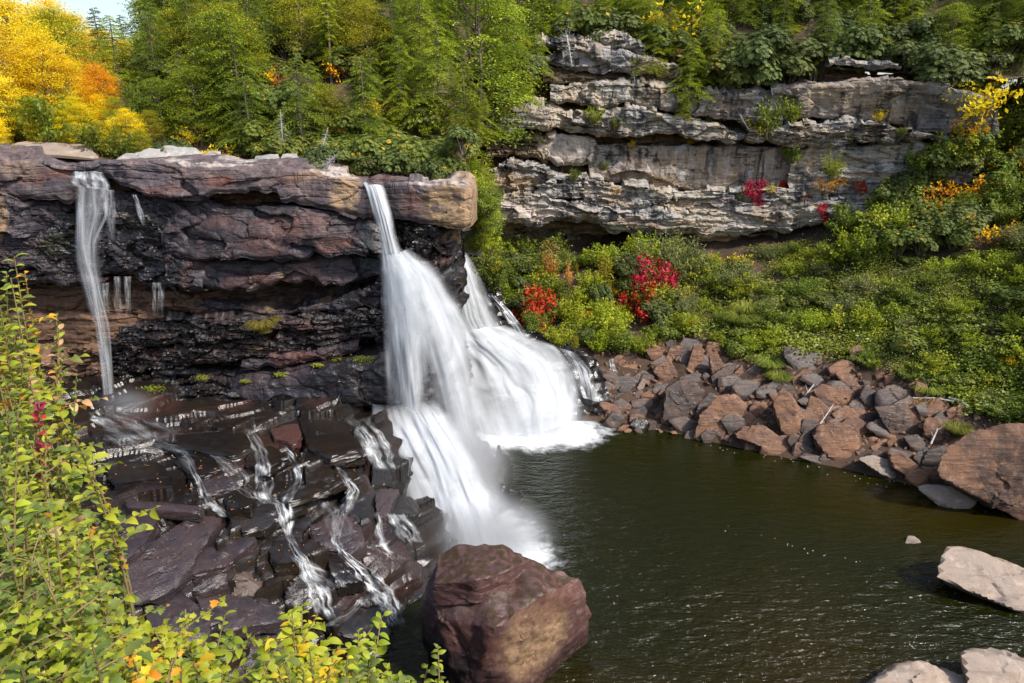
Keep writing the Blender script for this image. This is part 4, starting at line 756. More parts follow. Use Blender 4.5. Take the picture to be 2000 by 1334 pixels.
ribbon('upper_fan', rightf, M['wf'], RL[:5], [(902, 474, 38.0), (936, 530, 37.6), (962, 590, 37.2), (988, 640, 36.9), (1010, 690, 36.5)], nu=60, dens=[(0, .85), (.2, 1), (.7, 1), (1, .9)], bulge=.35, seed=11, edge=.16)
ribbon('upper_fan', rightf, M['wfs'], [(880, 474, 37.9), (890, 540, 37.1), (900, 620, 36.6), (930, 680, 36.3)], [(898, 474, 37.9), (925, 540, 37.2), (955, 620, 36.8), (985, 680, 36.4)], dens=[(0, .7), (.3, .9), (1, .6)], bulge=.2, seed=12, edge=.35)
ribbon('lower_fan', rightf, M['wfc'], [(862, 640, 36.5), (885, 690, 36.1), (908, 770, 34.9), (940, 862, 33.2)], [(990, 634, 36.8), (1085, 674, 36.4), (1128, 720, 35.8), (1140, 815, 34.2)], nu=80, nv=90, dens=[(0, .95), (.4, 1), (.75, .85), (1, .95)], bulge=.5, seed=13, edge=.10, rough=.15)
ribbon('lower_fan', rightf, M['wfc'], [(900, 660, 36.3), (950, 720, 35.5), (985, 790, 34.5), (1000, 862, 33.2)], [(1000, 650, 36.6), (1080, 700, 35.7), (1110, 760, 34.9), (1115, 845, 33.5)], nu=60, nv=80, dens=[(0, .7), (.5, .9), (1, .9)], bulge=.4, seed=14, edge=.25, rough=.12)
ribbon('edge_trickle', rightf, M['riv'], [(1085, 676, 36.3), (1115, 715, 35.8), (1135, 775, 34.9)], [(1128, 690, 36.4), (1158, 725, 35.9), (1172, 785, 35.0)], dens=[(0, .5), (.5, .65), (1, .6)], nu=50, bulge=.1, seed=15, edge=.25)
ribbon('edge_trickle', rightf, M['riv'], [(950, 575, 37.0), (972, 600, 36.8), (1000, 650, 36.6)], [(968, 578, 37.0), (995, 605, 36.8), (1040, 660, 36.6)], dens=[(0, .5), (.5, .8), (1, .6)], nu=24, bulge=.1, seed=16, edge=.3)
ribbon('edge_trickle', rightf, M['riv'], [(1188, 700, 37.0), (1190, 722, 36.6)], [(1198, 700, 37.0), (1206, 726, 36.6)], dens=[(0, .4), (1, .6)], nu=14, nv=20, bulge=.05, seed=17)
leftf = fall((-16, 26.6, 4.8), 'thin waterfall dropping from the left end of the lip')
ribbon('rill', leftf, M['riv'], [(140, 322, 28.6), (136, 345, 27.3), (140, 362, 27.2)], [(200, 322, 28.6), (212, 350, 27.3), (218, 372, 27.2)], nu=40, nv=40, dens=[(0, .3), (.5, .6), (1, .5)], bulge=.1, seed=21)
ribbon('veil', leftf, M['wfs'], [(146, 362, 27.3), (146, 420, 27.1), (144, 470, 27.0), (146, 510, 26.9), (158, 560, 26.75), (184, 640, 26.6), (198, 720, 26.5), (204, 800, 26.4)],
       [(216, 366, 27.3), (206, 420, 27.1), (194, 470, 27.0), (196, 510, 26.9), (204, 560, 26.75), (214, 640, 26.6), (222, 720, 26.5), (230, 800, 26.4)], nu=40, nv=110, dens=[(0, .25), (.2, .3), (.4, .6), (.6, .4), (.85, .3), (1, .3)], bulge=.15, seed=22, edge=.45)
for q, (a0, a1, w0) in enumerate([(152, .12, 12), (166, .42, 18), (186, .5, 10), (205, .95, 7)]):
    mid = lambda f: [(a0, 362 + 3 * q % 5), (a0 - 1 + 2 * (q % 2), 420), (152 + 36 * f, 470), (154 + 36 * f, 512), (168 + 30 * f, 560), (190 + 20 * f, 640), (203 + 14 * f, 720), (210 + 12 * f, 800)]
    m = [(x + 5 * math.sin(y * .021 + q * 2.1), y) for x, y in mid(a1)]; dp = [27.25, 27.05, 26.95, 26.85, 26.7, 26.55, 26.45, 26.35]
    ribbon('thread', leftf, M['wfs'], [(x - w0 / 2, y, d) for (x, y), d in zip(m, dp)], [(x + w0 / 2, y, d) for (x, y), d in zip(m, dp)], nu=10, nv=110, dens=[(0, .4), (.12, .7), (.25, .4), (.42, .75), (.7, .45), (1, .35 if q % 2 else .0)], bulge=.04, seed=200 + q, edge=.5)
ribbon('side_strand', leftf, M['riv'], [(196, 368, 27.2), (205, 430, 27.1), (212, 470, 27.0)], [(226, 372, 27.2), (228, 430, 27.1), (228, 470, 27.0)], dens=[(0, .5), (.5, .35), (1, .0)], nu=20, bulge=.05, seed=23)
ribbon('side_strand', leftf, M['riv'], [(260, 380, 27.1), (266, 410, 27.0), (278, 440, 26.9)], [(268, 380, 27.1), (278, 410, 27.0), (286, 440, 26.9)], dens=[(0, .7), (.5, .6), (1, .1)], nu=14, bulge=.05, seed=24)
for i, (x0, x1) in enumerate([(222, 236), (242, 256), (296, 306), (306, 320), (200, 214)]):
    ribbon('drip', leftf, M['riv'], [(x0, 540 if i < 2 else 552, 27.0), (x0 + 2, 620, 27.0)], [(x1, 540 if i < 2 else 552, 27.0), (x1 + 3, 620, 27.0)], dens=[(0, .4), (.3, .42), (1, 0)], nu=14, nv=30, bulge=.03, seed=30 + i)

# spray drifting at the foot of the falls
def mist(loc, rad, dens, label):
    k = NT('spray'); tc = k.n('ShaderNodeTexCoord').outputs['Object']; ln = k.n('ShaderNodeVectorMath', operation='LENGTH'); k.l(tc, ln.inputs[0])
    f = k.map(ln.outputs['Value'], 1.0, .1); d = k.math('MULTIPLY', k.math('POWER', f, 1.4), dens)
    v = k.n('ShaderNodeVolumePrincipled'); v.inputs['Color'].default_value = (.97, .98, 1, 1); v.inputs['Anisotropy'].default_value = .2; k.l(d, v.inputs['Density']); k.l(v.outputs[0], k.out.inputs['Volume'])
    V, F = ico(3); o = link('spray_mist', mesh('spray_mist', V, F, k.m), None, loc); o.scale = rad; return tag(o, label, kind='stuff')
mist((-.8, 22.9, .7), (3.0, 2.2, 2.0), 1.5, 'white spray drifting where the main waterfall hits the pool')
mist((-1.6, 25.4, 2.6), (2.3, 2.2, 3.2), .6, 'fine spray hanging beside the main cascade')
mist((1.6, 33.6, .5), (3.6, 1.4, 1.5), .8, 'white spray along the foot of the right cascade')
mist((-15.7, 25.6, 5.0), (1.5, 1.2, 1.0), .6, 'fine spray at the foot of the thin left fall')

# rivulets running over the shelf: courses of thin threads laid on the rock they cross
def rivulet(course, wpx, strands, seed, label, dens=1.0):
    a = np.array(course, float); d = np.r_[0, np.cumsum(np.hypot(*np.diff(a, axis=0).T))]; n = max(10, int(d[-1] / 2.5)); t = np.linspace(0, d[-1], n); wv = np.interp(t, d, wpx)
    c0 = np.stack([np.interp(t, d, a[:, k]) for k in (0, 1)], 1); g = np.random.default_rng(seed); VV, FF, DD, UU, o = [], [], [], [], 0; nu = 6; z0 = np.zeros(n)
    for q in range(strands):
        off = (q + .5) / strands - .5 + g.uniform(-.12, .12); c = c0.copy(); c[:, 0] += off * wv + 3.0 * fbm(np.stack([t / 11, z0, z0 + q + seed], 1), 3, seed + q); c[:, 1] += 1.5 * fbm(np.stack([t / 9, z0 + 4, z0 + q], 1), 2, seed)
        w = np.maximum(3.0, wv / strands * 2.3 * (.8 + .6 * fbm(np.stack([t / 16, z0, z0 + 9 + q], 1), 2, seed + q))); V = np.zeros((n, nu, 3)); last = None
        for i in range(n):
            for j in range(nu):
                h = hit(c[i, 0] + (j / (nu - 1) - .5) * w[i], c[i, 1]); last = h if h is not None else last; V[i, j] = last
        for _ in range(3): V[:, 1:-1] = .25 * V[:, :-2] + .5 * V[:, 1:-1] + .25 * V[:, 2:]; V[1:-1] = .25 * V[:-2] + .5 * V[1:-1] + .25 * V[2:]
        ctr = V.mean(1); dz = -np.gradient(ctr[:, 2]); ln = np.linalg.norm(np.gradient(ctr, axis=0), axis=1) + 1e-6; st = np.clip(dz / ln, 0, 1); st = np.convolve(np.pad(st, 3, mode='edge'), np.ones(7) / 7, 'valid')
        dn = dens * (.22 + 1.0 * sstep(.25, .7, st)) * (.75 + .5 * fbm(np.stack([t / 20, z0, z0 + 20 + q], 1), 3, seed)); dn = np.clip(dn, .04, 1) * sstep(0, .06, t / t[-1]) * sstep(1, .94, t / t[-1])
        u = np.linspace(0, 1, nu); Vf = V.reshape(-1, 3); v = np.array([0, 0, CAM_H]) - Vf; v /= np.linalg.norm(v, axis=1)[:, None]; VV.append(Vf + v * .10 + [0, 0, .04]); FF.append(gridF(n, nu) + o); o += n * nu
        DD.append((dn[:, None] * sstep(0, .5, np.minimum(u, 1 - u))[None]).ravel()); UU.append(np.stack([np.tile(u, n) * .5 + q * .37 + seed * .7, np.repeat(t / 50, nu)], 1))
    V = np.concatenate(VV); org = V.mean(0)
    return tag(link('rivulet', mesh('rivulet', V - org, np.concatenate(FF), M['riv'], attrs={'dens': np.concatenate(DD)}, uv=np.concatenate(UU)), None, org), label, kind='structure')
caster(True)
for i, (c, wv, ns, dn, lab) in enumerate([
    ([(480, 838), (492, 852), (505, 875), (512, 900), (515, 940), (512, 972), (530, 985), (552, 985), (556, 1005), (560, 1040), (575, 1070), (592, 1095), (603, 1130), (622, 1152), (626, 1180), (640, 1216)], [16, 18, 26, 26, 36, 40, 34, 28, 34, 18, 18, 22, 30, 40, 40, 34], 5, 1, 'longest white rivulet stepping down the middle of the wet shelf'),
    ([(300, 862), (330, 872), (352, 885), (372, 908), (378, 925), (392, 950), (410, 982), (440, 1006)], [30, 40, 36, 32, 12, 14, 24, 26], 4, .95, 'rivulet flowing from the foot of the thin fall across the shelf'),
    ([(420, 890), (445, 905), (470, 932), (470, 955), (490, 970), (510, 976)], [16, 34, 36, 26, 20, 16], 4, .7, 'lacy rivulet joining the longest one from its left'),
    ([(555, 870), (563, 882), (575, 905), (585, 940), (570, 960), (556, 985)], [8, 10, 12, 16, 20, 14], 3, .8, 'thin rivulet below the red rock'),
    ([(650, 905), (668, 928), (690, 960), (672, 990), (655, 1030), (652, 1060), (668, 1080), (690, 1100), (720, 1130), (750, 1165), (765, 1200), (776, 1228)], [10, 16, 18, 26, 20, 14, 14, 26, 40, 40, 30, 24], 5, 1, 'rivulet that widens into a small fall before the dark channel'),
    ([(716, 1166), (690, 1195), (660, 1215), (646, 1226)], [12, 18, 24, 26], 3, .9, 'short rivulet around the black wet rock'), ([(735, 1000), (738, 1030), (746, 1062), (760, 1085)], [8, 10, 12, 10], 2, .7, 'single thread of water beside the brown slab'),
    ([(640, 980), (655, 1010), (672, 1050)], [30, 46, 56], 7, .45, 'thin film of water sliding over the domed slab'), ([(575, 1085), (600, 1105), (635, 1130), (655, 1150)], [20, 40, 50, 40], 6, .55, 'film of water spreading over the brown rock'),
    ([(205, 806), (235, 820), (280, 846), (300, 866)], [60, 110, 120, 80], 9, .85, 'fan of foam at the foot of the thin fall'), ([(226, 850), (270, 872), (330, 888)], [70, 100, 80], 7, .6, 'thin sheet of water sliding off the foam fan'), ([(332, 768), (300, 782), (262, 792), (230, 806)], [8, 14, 24, 30], 3, .8, 'low white runnel along the foot of the ledge'),
    ([(310, 846), (350, 850), (400, 846), (440, 842)], [14, 16, 14, 10], 2, .5, 'flat runnel along the brown ledge'), ([(690, 818), (720, 850), (735, 880), (750, 920)], [40, 50, 50, 40], 7, .6, 'lacy spill beside the main cascade'), ([(770, 1005), (790, 1030), (806, 1062)], [30, 40, 40], 5, .6, 'spill over the dark block beside the main cascade'), ([(430, 1000), (415, 985)][::-1] + [(440, 1012)], [16, 16, 14], 2, .6, 'twin spout at the end of the left rivulet')]):
    rivulet(c, wv, ns, 40 + i * 7, lab, dn)

# ------------------------------------------------------------------ foliage builders
def tube(path, rad, n=6):
    p = np.array(path, float); r = np.array(rad, float); t = np.gradient(p, axis=0); t /= np.linalg.norm(t, axis=1)[:, None] + 1e-9
    up = np.where(np.abs(t[:, 2:3]) > .9, np.array([[1., 0, 0]]), np.array([[0, 0, 1.]])); a = np.cross(t, up); a /= np.linalg.norm(a, axis=1)[:, None]; b = np.cross(t, a)
    an = np.linspace(0, 2 * np.pi, n, endpoint=False)
    V = (p[:, None] + r[:, None, None] * (a[:, None] * np.cos(an)[None, :, None] + b[:, None] * np.sin(an)[None, :, None])).reshape(-1, 3)
    i = np.arange(len(p) * n).reshape(len(p), n); j = np.roll(i, -1, 1)
    return V, np.stack([i[:-1], j[:-1], j[1:], i[1:]], -1).reshape(-1, 4)
def join(parts):
    V, F, o = [], [], 0
    for v, f in parts: V.append(v); F.append(f + o); o += len(v)
    return np.concatenate(V), np.concatenate(F)
def unit(v): return v / (np.linalg.norm(v, axis=-1, keepdims=True) + 1e-9)
def leafq(C, Tn, N, L, Wd, rnd):
    """rhombic leaves: centre, direction, normal, length, width"""
    Tn = unit(Tn); B = unit(np.cross(N, Tn)); L = np.broadcast_to(L, len(C))[:, None]; Wd = np.broadcast_to(Wd, len(C))[:, None]
    V = np.stack([C - Tn * L / 2, C + B * Wd / 2 + Tn * L * .05, C + Tn * L / 2, C - B * Wd / 2 + Tn * L * .05], 1).reshape(-1, 3)
    return V, np.arange(len(V)).reshape(-1, 4), np.repeat(rnd, 4)
def foliage_mesh(name, C, Tn, N, L, Wd, rnd, mat):
    V, F, r = leafq(C, Tn, N, L, Wd, np.clip(rnd, 0, 1)); return mesh(name, V, F, mat, smooth=False, attrs={'rnd': r})
def hemlock(seed, mat, h=9.0, nb=95, spread=.34, bare=.04, bark='bark', needle=.16, droop=.42, dens=1.0, twig=1.0):
    g = np.random.default_rng(seed); tr = [(h * .02 * math.sin(3 * t) * t, h * .015 * math.sin(4 * t + 1) * t, h * t) for t in np.linspace(-.04, 1, 10)]
    parts = [tube(tr, np.linspace(h * .017, h * .003, 10), 7)]
    C, Tn, N, Rr = [], [], [], []
    for k in range(nb):
        t = bare + (1 - bare) * ((k + .5) / nb) ** .9; az = k * 2.4 + g.uniform(-.5, .5)
        ln = h * spread * ((1 - t) ** .62) * g.choice([.55, .8, 1.0, 1.25]) * g.uniform(.8, 1.1) * (.6 + .4 * min(1, (t - bare) * 6 + .3)) + h * .03
        d = np.array([math.cos(az), math.sin(az), 0]); rise = g.uniform(-.05, .35); s = np.linspace(0, 1, 8)
        pth = np.array([0, 0, h * t]) + d * (ln * s)[:, None] + np.array([0, 0, 1.]) * (ln * (rise * s - droop * s ** 2))[:, None]
        if ln > h * .06: parts.append(tube(pth[::2], np.linspace(h * .0035, h * .001, 4), 4))
        side = np.array([-d[1], d[0], 0.]); m = int(ln / .12 * dens) + 5; tone = g.uniform(-.1, .9)
        for q in range(m):
            u = (.18 + .82 * (q + g.random()) / m); p0 = np.array([np.interp(u, s, pth[:, i]) for i in range(3)])
            for sg in (-1, 1):
                tl = (.10 + .2 * ln * (1.05 - u) * twig + .12) * g.uniform(.6, 1.2); td = unit(side * sg * .8 + d * g.uniform(.3, .9) + np.array([0, 0, g.uniform(-.35, .12)]))
                nn = max(3, int(tl / .062)); f = (np.arange(nn) + g.random(nn) * .6) / nn; c = p0 + td * (tl * f)[:, None] + g.normal(0, .022, (nn, 3)); c[:, 2] -= .12 * tl * f ** 2
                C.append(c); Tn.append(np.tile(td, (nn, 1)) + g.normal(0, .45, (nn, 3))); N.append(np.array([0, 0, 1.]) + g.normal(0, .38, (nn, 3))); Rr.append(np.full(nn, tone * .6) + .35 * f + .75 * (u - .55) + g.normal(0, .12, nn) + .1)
    C, Tn, N, Rr = map(np.concatenate, (C, Tn, N, Rr))
    V, F = join(parts)
    return dict(h=h, parts=[('trunk', mesh('hemlock_trunk', V, F, M[bark])), ('crown', foliage_mesh('hemlock_crown', C, Tn, N, needle * g.uniform(.7, 1.2, len(C)), needle * .36, Rr, M[mat]))])
def broadleaf(seed, mat, h=8.0, w=.34, ncl=150, nl=95, leaf=.15, lo=.18, flat=.35, tone=0.0, sprd=.062):
    g = np.random.default_rng(seed); parts = [tube([(h * .02 * math.sin(5 * t), h * .02 * math.sin(3 * t), h * t) for t in np.linspace(-.04, .85, 9)], np.linspace(h * .018, h * .004, 9), 7)]
    C, Tn, N, Rr = [], [], [], []
    for k in range(ncl):
        t = lo + (1 - lo) * g.random() ** .85; r = h * w * math.sin(math.pi * min(1, (t - lo) / (1 - lo) * .82 + .16)) ** .7 * g.uniform(.35, 1.05); az = g.uniform(0, 6.28)
        c0 = np.array([math.cos(az) * r, math.sin(az) * r, h * t + g.normal(0, .1)])
        if k % 3 == 0:
            b0 = np.array([0, 0, max(h * .1, c0[2] - r * .8)]); parts.append(tube([b0, (b0 + c0) / 2 + [0, 0, .06 * r], c0], [h * .006, h * .004, h * .0015], 4))
        n = int(nl * g.uniform(.6, 1.3)); sp = h * sprd * g.uniform(.7, 1.4); o = g.normal(0, 1, (n, 3)) * np.array([sp, sp, sp * flat]); out = unit(c0 * [1, 1, 0] + 1e-6); o[:, 2] -= .35 * np.hypot(o[:, 0], o[:, 1]) * (flat < .2)
        C.append(c0 + o); Tn.append(out + g.normal(0, .8, (n, 3)) * [1, 1, .5]); N.append(np.array([0, 0, 1.]) + .4 * out + g.normal(0, .5, (n, 3))); Rr.append((g.uniform(.2, .7) if flat > .2 else g.uniform(-.15, .95)) + g.normal(0, .2, n) + tone)
    C, Tn, N, Rr = map(np.concatenate, (C, Tn, N, Rr)); V, F = join(parts)
    return dict(h=h, parts=[('trunk', mesh('tree_trunk', V, F, M['bark'])), ('crown', foliage_mesh('tree_crown', C, Tn, N, leaf * g.uniform(.7, 1.3, len(C)), leaf * .62, Rr, M[mat]))])
def rhodo(seed, mat, r=1.7, nr=1300, leaf=.145, tall=1.0):
    g = np.random.default_rng(seed); C, Tn, N, Rr = [], [], [], []; parts = []
    lob = [(g.uniform(-.6, .6) * r, g.uniform(-.6, .6) * r, r * tall * g.uniform(.35, .95), r * g.uniform(.28, .46)) for _ in range(13)]
    for i, (x, y, z, lr) in enumerate(lob):
        parts.append(tube([(x * .1, y * .1, -.15), (x * .5, y * .5, z * .5), (x, y, z)], [.035 * r, .025 * r, .01 * r], 5)); tone = g.uniform(.15, .7)
        for k in range(nr // 13):
            d = unit(g.normal(0, 1, 3)); d[2] = abs(d[2]) * .9 - .25; d = unit(d); p = np.array([x, y, z]) + d * lr * g.uniform(.72, 1.05); p[2] = max(p[2], .05); m = 8; a = np.arange(m) * 6.283 / m + g.random()
            ax = unit(d + [0, 0, .6]); u = unit(np.cross(ax, [.3, .8, .2])); v = np.cross(ax, u)
            rad = np.cos(a)[:, None] * u + np.sin(a)[:, None] * v; td = unit(rad + ax * g.uniform(-.1, .5)); L = leaf * g.uniform(.7, 1.2)
            C.append(p + td * L * .5); Tn.append(td); N.append(ax + .2 * rad + g.normal(0, .15, (m, 3))); Rr.append(np.clip(tone + g.normal(0, .13) + g.normal(0, .08, m), 0, .84) if g.random() > .05 else np.full(m, .95))
    C, Tn, N, Rr = map(np.concatenate, (C, Tn, N, Rr)); V, F = join(parts)
    return dict(h=r * (tall + .5), parts=[('stem', mesh('shrub_stem', V, F, M['bark'])), ('crown', foliage_mesh('shrub_crown', C, Tn, N, leaf, leaf * .36, Rr, M[mat]))])
def bushy(seed, mat, r=1.0, tall=1.3, ns=26, leaf=.11, nl=60, wisp=False, narrow=1.0):
    g = np.random.default_rng(seed); C, Tn, N, Rr, parts = [], [], [], [], []
    for k in range(ns):
        az = g.uniform(0, 6.28); rr = r * narrow * math.sqrt(g.random()); top = np.array([math.cos(az) * rr, math.sin(az) * rr, r * tall * g.uniform(.5, 1.05) * (1 - .35 * (rr / (r * narrow + 1e-6)) ** 2)])
        b = top * [.15, .15, 0] + [0, 0, -.12]; s = np.linspace(0, 1, 6)[:, None]; pth = b + (top - b) * s + np.array([0, 0, .25 * r]) * (s - s ** 2) * 1.2; parts.append(tube(pth[::2] if len(pth) > 4 else pth, [.016 * r, .012 * r, .006 * r], 4)); tone = g.uniform(.1, .8)
        n = nl; f = g.uniform(.3, 1, n); base = np.stack([np.interp(f, s[:, 0], pth[:, i]) for i in range(3)], 1); off = g.normal(0, 1, (n, 3)) * r * (.15 if not wisp else .2) * (1.25 - f[:, None] * .8)
        C.append(base + off * [1, 1, .7]); Tn.append(off / r * 5 + g.normal(0, .5, (n, 3)) + [0, 0, .2]); N.append(np.array([0, -.15, 1.]) + g.normal(0, .5, (n, 3))); Rr.append(tone + .3 * (f - .6) + g.normal(0, .13, n))
    C, Tn, N, Rr = map(np.concatenate, (C, Tn, N, Rr)); C[:, 2] = np.maximum(C[:, 2], .02); V, F = join(parts)
    return dict(h=r * tall, parts=[('stem', mesh('shrub_stem', V, F, M['stem'])), ('crown', foliage_mesh('shrub_crown', C, Tn, N, leaf * g.uniform(.7, 1.3, len(C)), leaf * (.6 if not wisp else .25), Rr, M[mat]))])
def dead_tree(seed, h=3.0, nb=46):
    g = np.random.default_rng(seed); parts = [tube([(.03 * math.sin(4 * t), 0, h * t) for t in np.linspace(0, 1, 7)], np.linspace(.07, .012, 7), 6)]
    for k in range(nb):
        t = .12 + .86 * k / nb; az = k * 2.4 + g.uniform(-.4, .4); ln = (1.05 - t) * .38 * h * g.uniform(.5, 1.1); d = np.array([math.cos(az), math.sin(az), 0]); s = np.linspace(0, 1, 4)
        p = np.array([0, 0, h * t]) + d * (ln * s)[:, None] + np.array([0, 0, 1.]) * (ln * (.15 * s - .5 * s ** 2))[:, None]; parts.append(tube(p, [.014, .010, .007, .003], 4))
        for q in range(7):
            f = g.uniform(.3, 1); b = np.array([np.interp(f, s, p[:, i]) for i in range(3)]); e = b + (unit(np.cross(d, [0, 0, 1]) * g.choice([-1, 1]) + d * .6 + g.normal(0, .25, 3))) * ln * .22; parts.append(tube([b, e + [0, 0, -.02]], [.006, .002], 3))
    V, F = join(parts); i = len(tube([(0, 0, 0), (0, 0, 1)], [1, 1], 6)[0])
    return dict(h=h, parts=[('trunk', mesh('dead_trunk', *parts[0], M['dead'])), ('branches', mesh('dead_branches', *join(parts[1:]), M['dead']))])
def grass(seed, mat, r=.35, n=520, L=.5):
    g = np.random.default_rng(seed); az = g.uniform(0, 6.28, n); rr = r * np.sqrt(g.random(n)) * .5; b = np.stack([np.cos(az) * rr, np.sin(az) * rr, np.zeros(n)], 1); out = np.stack([np.cos(az), np.sin(az), np.zeros(n)], 1)
    V, F = [], []; o = 0; ln = L * g.uniform(.5, 1.1, n); sd = np.cross(out, [0, 0, 1.]) * .008
    m1 = b + out * (ln * .35)[:, None] + np.array([0, 0, 1]) * (ln * .75)[:, None]; m2 = b + out * (ln * .85)[:, None] + np.array([0, 0, 1]) * (ln * .55)[:, None]
    V = np.stack([b - sd, b + sd, m1 + sd * .7, m1 - sd * .7, m2 + sd * .15, m2 - sd * .15], 1).reshape(-1, 3); i = np.arange(n) * 6
    F = np.concatenate([np.stack([i, i + 1, i + 2, i + 3], 1), np.stack([i + 3, i + 2, i + 4, i + 5], 1)])
    return dict(h=L * .8, parts=[('blades', mesh('grass_blades', V, F, M[mat], smooth=False, attrs={'rnd': np.repeat(g.random(n), 6)}))])
def curtain(seed, mat, n=900, leaf=.085):
    g = np.random.default_rng(seed); C = []
    for k in range(7):
        x, z = g.uniform(-.6, .6), g.uniform(-.1, .5); m = n // 7; s = g.random(m); C.append(np.stack([x + g.normal(0, .13, m) + .12 * np.sin(3 * s + k), g.normal(-.10, .05, m), z - s * g.uniform(.3, 1.0) + g.normal(0, .05, m)], 1))
    C = np.concatenate(C); n = len(C)
    return dict(h=1.4, parts=[('vine_stem', mesh('vine_stem', *join([tube([(x, -.03, .5), (x + .1, -.05, 0), (x, -.05, -.5)], [.015, .012, .005], 4) for x in (-.4, 0, .4)]), M['stem'])),
                              ('leaves', foliage_mesh('vine_leaves', C, g.normal(0, .6, (n, 3)) + [0, 0, -.6], np.array([0, -1., .5]) + g.normal(0, .4, (n, 3)), leaf * g.uniform(.6, 1.2, n), leaf * .7, g.random(n), M[mat]))])
def plant(name, pr, loc, scale, rz, label, cat, group=None, tilt=(0, 0), sxy=1.0):
    e = empty(name, loc); e.scale = (scale * sxy, scale * sxy, scale); e.rotation_euler = (tilt[0], tilt[1], rz)
    for n, me in pr['parts']: link(n, me, e)
    return tag(e, label, cat, group)

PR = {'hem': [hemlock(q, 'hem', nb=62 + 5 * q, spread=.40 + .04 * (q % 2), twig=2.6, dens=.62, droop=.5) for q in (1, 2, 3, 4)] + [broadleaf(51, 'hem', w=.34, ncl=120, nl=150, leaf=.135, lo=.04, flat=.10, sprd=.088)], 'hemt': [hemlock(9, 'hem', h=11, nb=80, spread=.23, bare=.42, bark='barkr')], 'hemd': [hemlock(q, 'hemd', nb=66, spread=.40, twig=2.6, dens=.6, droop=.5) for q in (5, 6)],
      'spr': [hemlock(7, 'spr', nb=90, spread=.17, needle=.15, droop=.2)], 'thin': [hemlock(8, 'spr', h=10, nb=40, spread=.16, bare=.35, dens=.6)],
      'yel': [broadleaf(s, 'yel', ncl=190, nl=110, leaf=.13) for s in (11, 12)], 'org': [broadleaf(s, 'org', ncl=120, w=.30) for s in (14,)], 'ylg': [broadleaf(s, 'ylg') for s in (16, 17)],
      'rho': [rhodo(s, 'rho') for s in (21, 22, 23)], 'rhod': [rhodo(s, 'rhod') for s in (24, 25)], 'grn': [bushy(s, 'grn') for s in (31, 32, 33)], 'lime': [bushy(s, 'lime') for s in (34, 35)],
      'limet': [bushy(36, 'lime', tall=2.2, ns=34)], 'sal': [bushy(37, 'sal', tall=2.6, ns=16, nl=46, narrow=.45, leaf=.09)], 'ylgt': [bushy(38, 'ylg', tall=2.6, ns=16, nl=46, narrow=.42, leaf=.09)], 'red': [bushy(39, 'red', tall=1.4, ns=12, nl=70, narrow=.7)],
      'wisp': [bushy(40, 'wisp', tall=1.4, ns=36, nl=60, wisp=True, leaf=.14)], 'yels': [bushy(41, 'yel', tall=1.0, ns=10, nl=40, leaf=.10)], 'orgs': [bushy(42, 'org', tall=1.0, ns=10, nl=40, leaf=.10)], 'redv': [curtain(43, 'red', 2600)],
      'dead': [dead_tree(45)], 'grs': [grass(46, 'grs')], 'grsg': [grass(47, 'grsg')]}
KIND = {'hem': ('hemlock_tree', 'tree'), 'hemt': ('hemlock_tree', 'tree'), 'hemd': ('hemlock_tree', 'tree'), 'spr': ('spruce_tree', 'tree'), 'thin': ('spruce_tree', 'tree'), 'yel': ('autumn_tree', 'tree'), 'org': ('autumn_tree', 'tree'), 'ylg': ('autumn_tree', 'tree'),
        'rho': ('rhododendron', 'shrub'), 'rhod': ('rhododendron', 'shrub'), 'grn': ('shrub', 'shrub'), 'lime': ('shrub', 'shrub'), 'limet': ('tall_shrub', 'shrub'), 'sal': ('sapling', 'sapling'), 'ylgt': ('sapling', 'sapling'), 'red': ('red_shrub', 'shrub'), 'wisp': ('weed_clump', 'weeds'),
        'yels': ('autumn_shrub', 'shrub'), 'orgs': ('autumn_shrub', 'shrub'), 'redv': ('creeper', 'vine'), 'dead': ('dead_tree', 'dead tree'), 'grs': ('grass_tuft', 'grass tuft'), 'grsg': ('grass_tuft', 'grass tuft')}
RG = random.Random(77)
def grow(kind, loc, hgt, label, group=None, **k):
    pr = RG.choice(PR[kind]); n, c = KIND[kind]
    return plant(n, pr, loc, hgt / pr['h'], RG.uniform(0, 6.28) if kind != 'redv' else RG.uniform(-.2, .2), label, c, group, **k)
def tree_at(kind, px, ytop, Y, label, group=None, **k):
    x = toX(px, Y, max(ytop, 60)); z = float(floor_h(x, Y)) - .1; top = float(P(px, ytop, Y)[2]); return grow(kind, (x, Y, z), max(top - z, 1.0), label, group, **k)
def at_px(kind, px, py, hpx, label, group=None, **k):
    h = hit(px, py)
    if h is None: return None
    return grow(kind, (h[0], h[1], h[2] - .08), hpx / FPX * math.hypot(h[1], h[2] - CAM_H) * 1.02, label, group, **k)
caster(True)

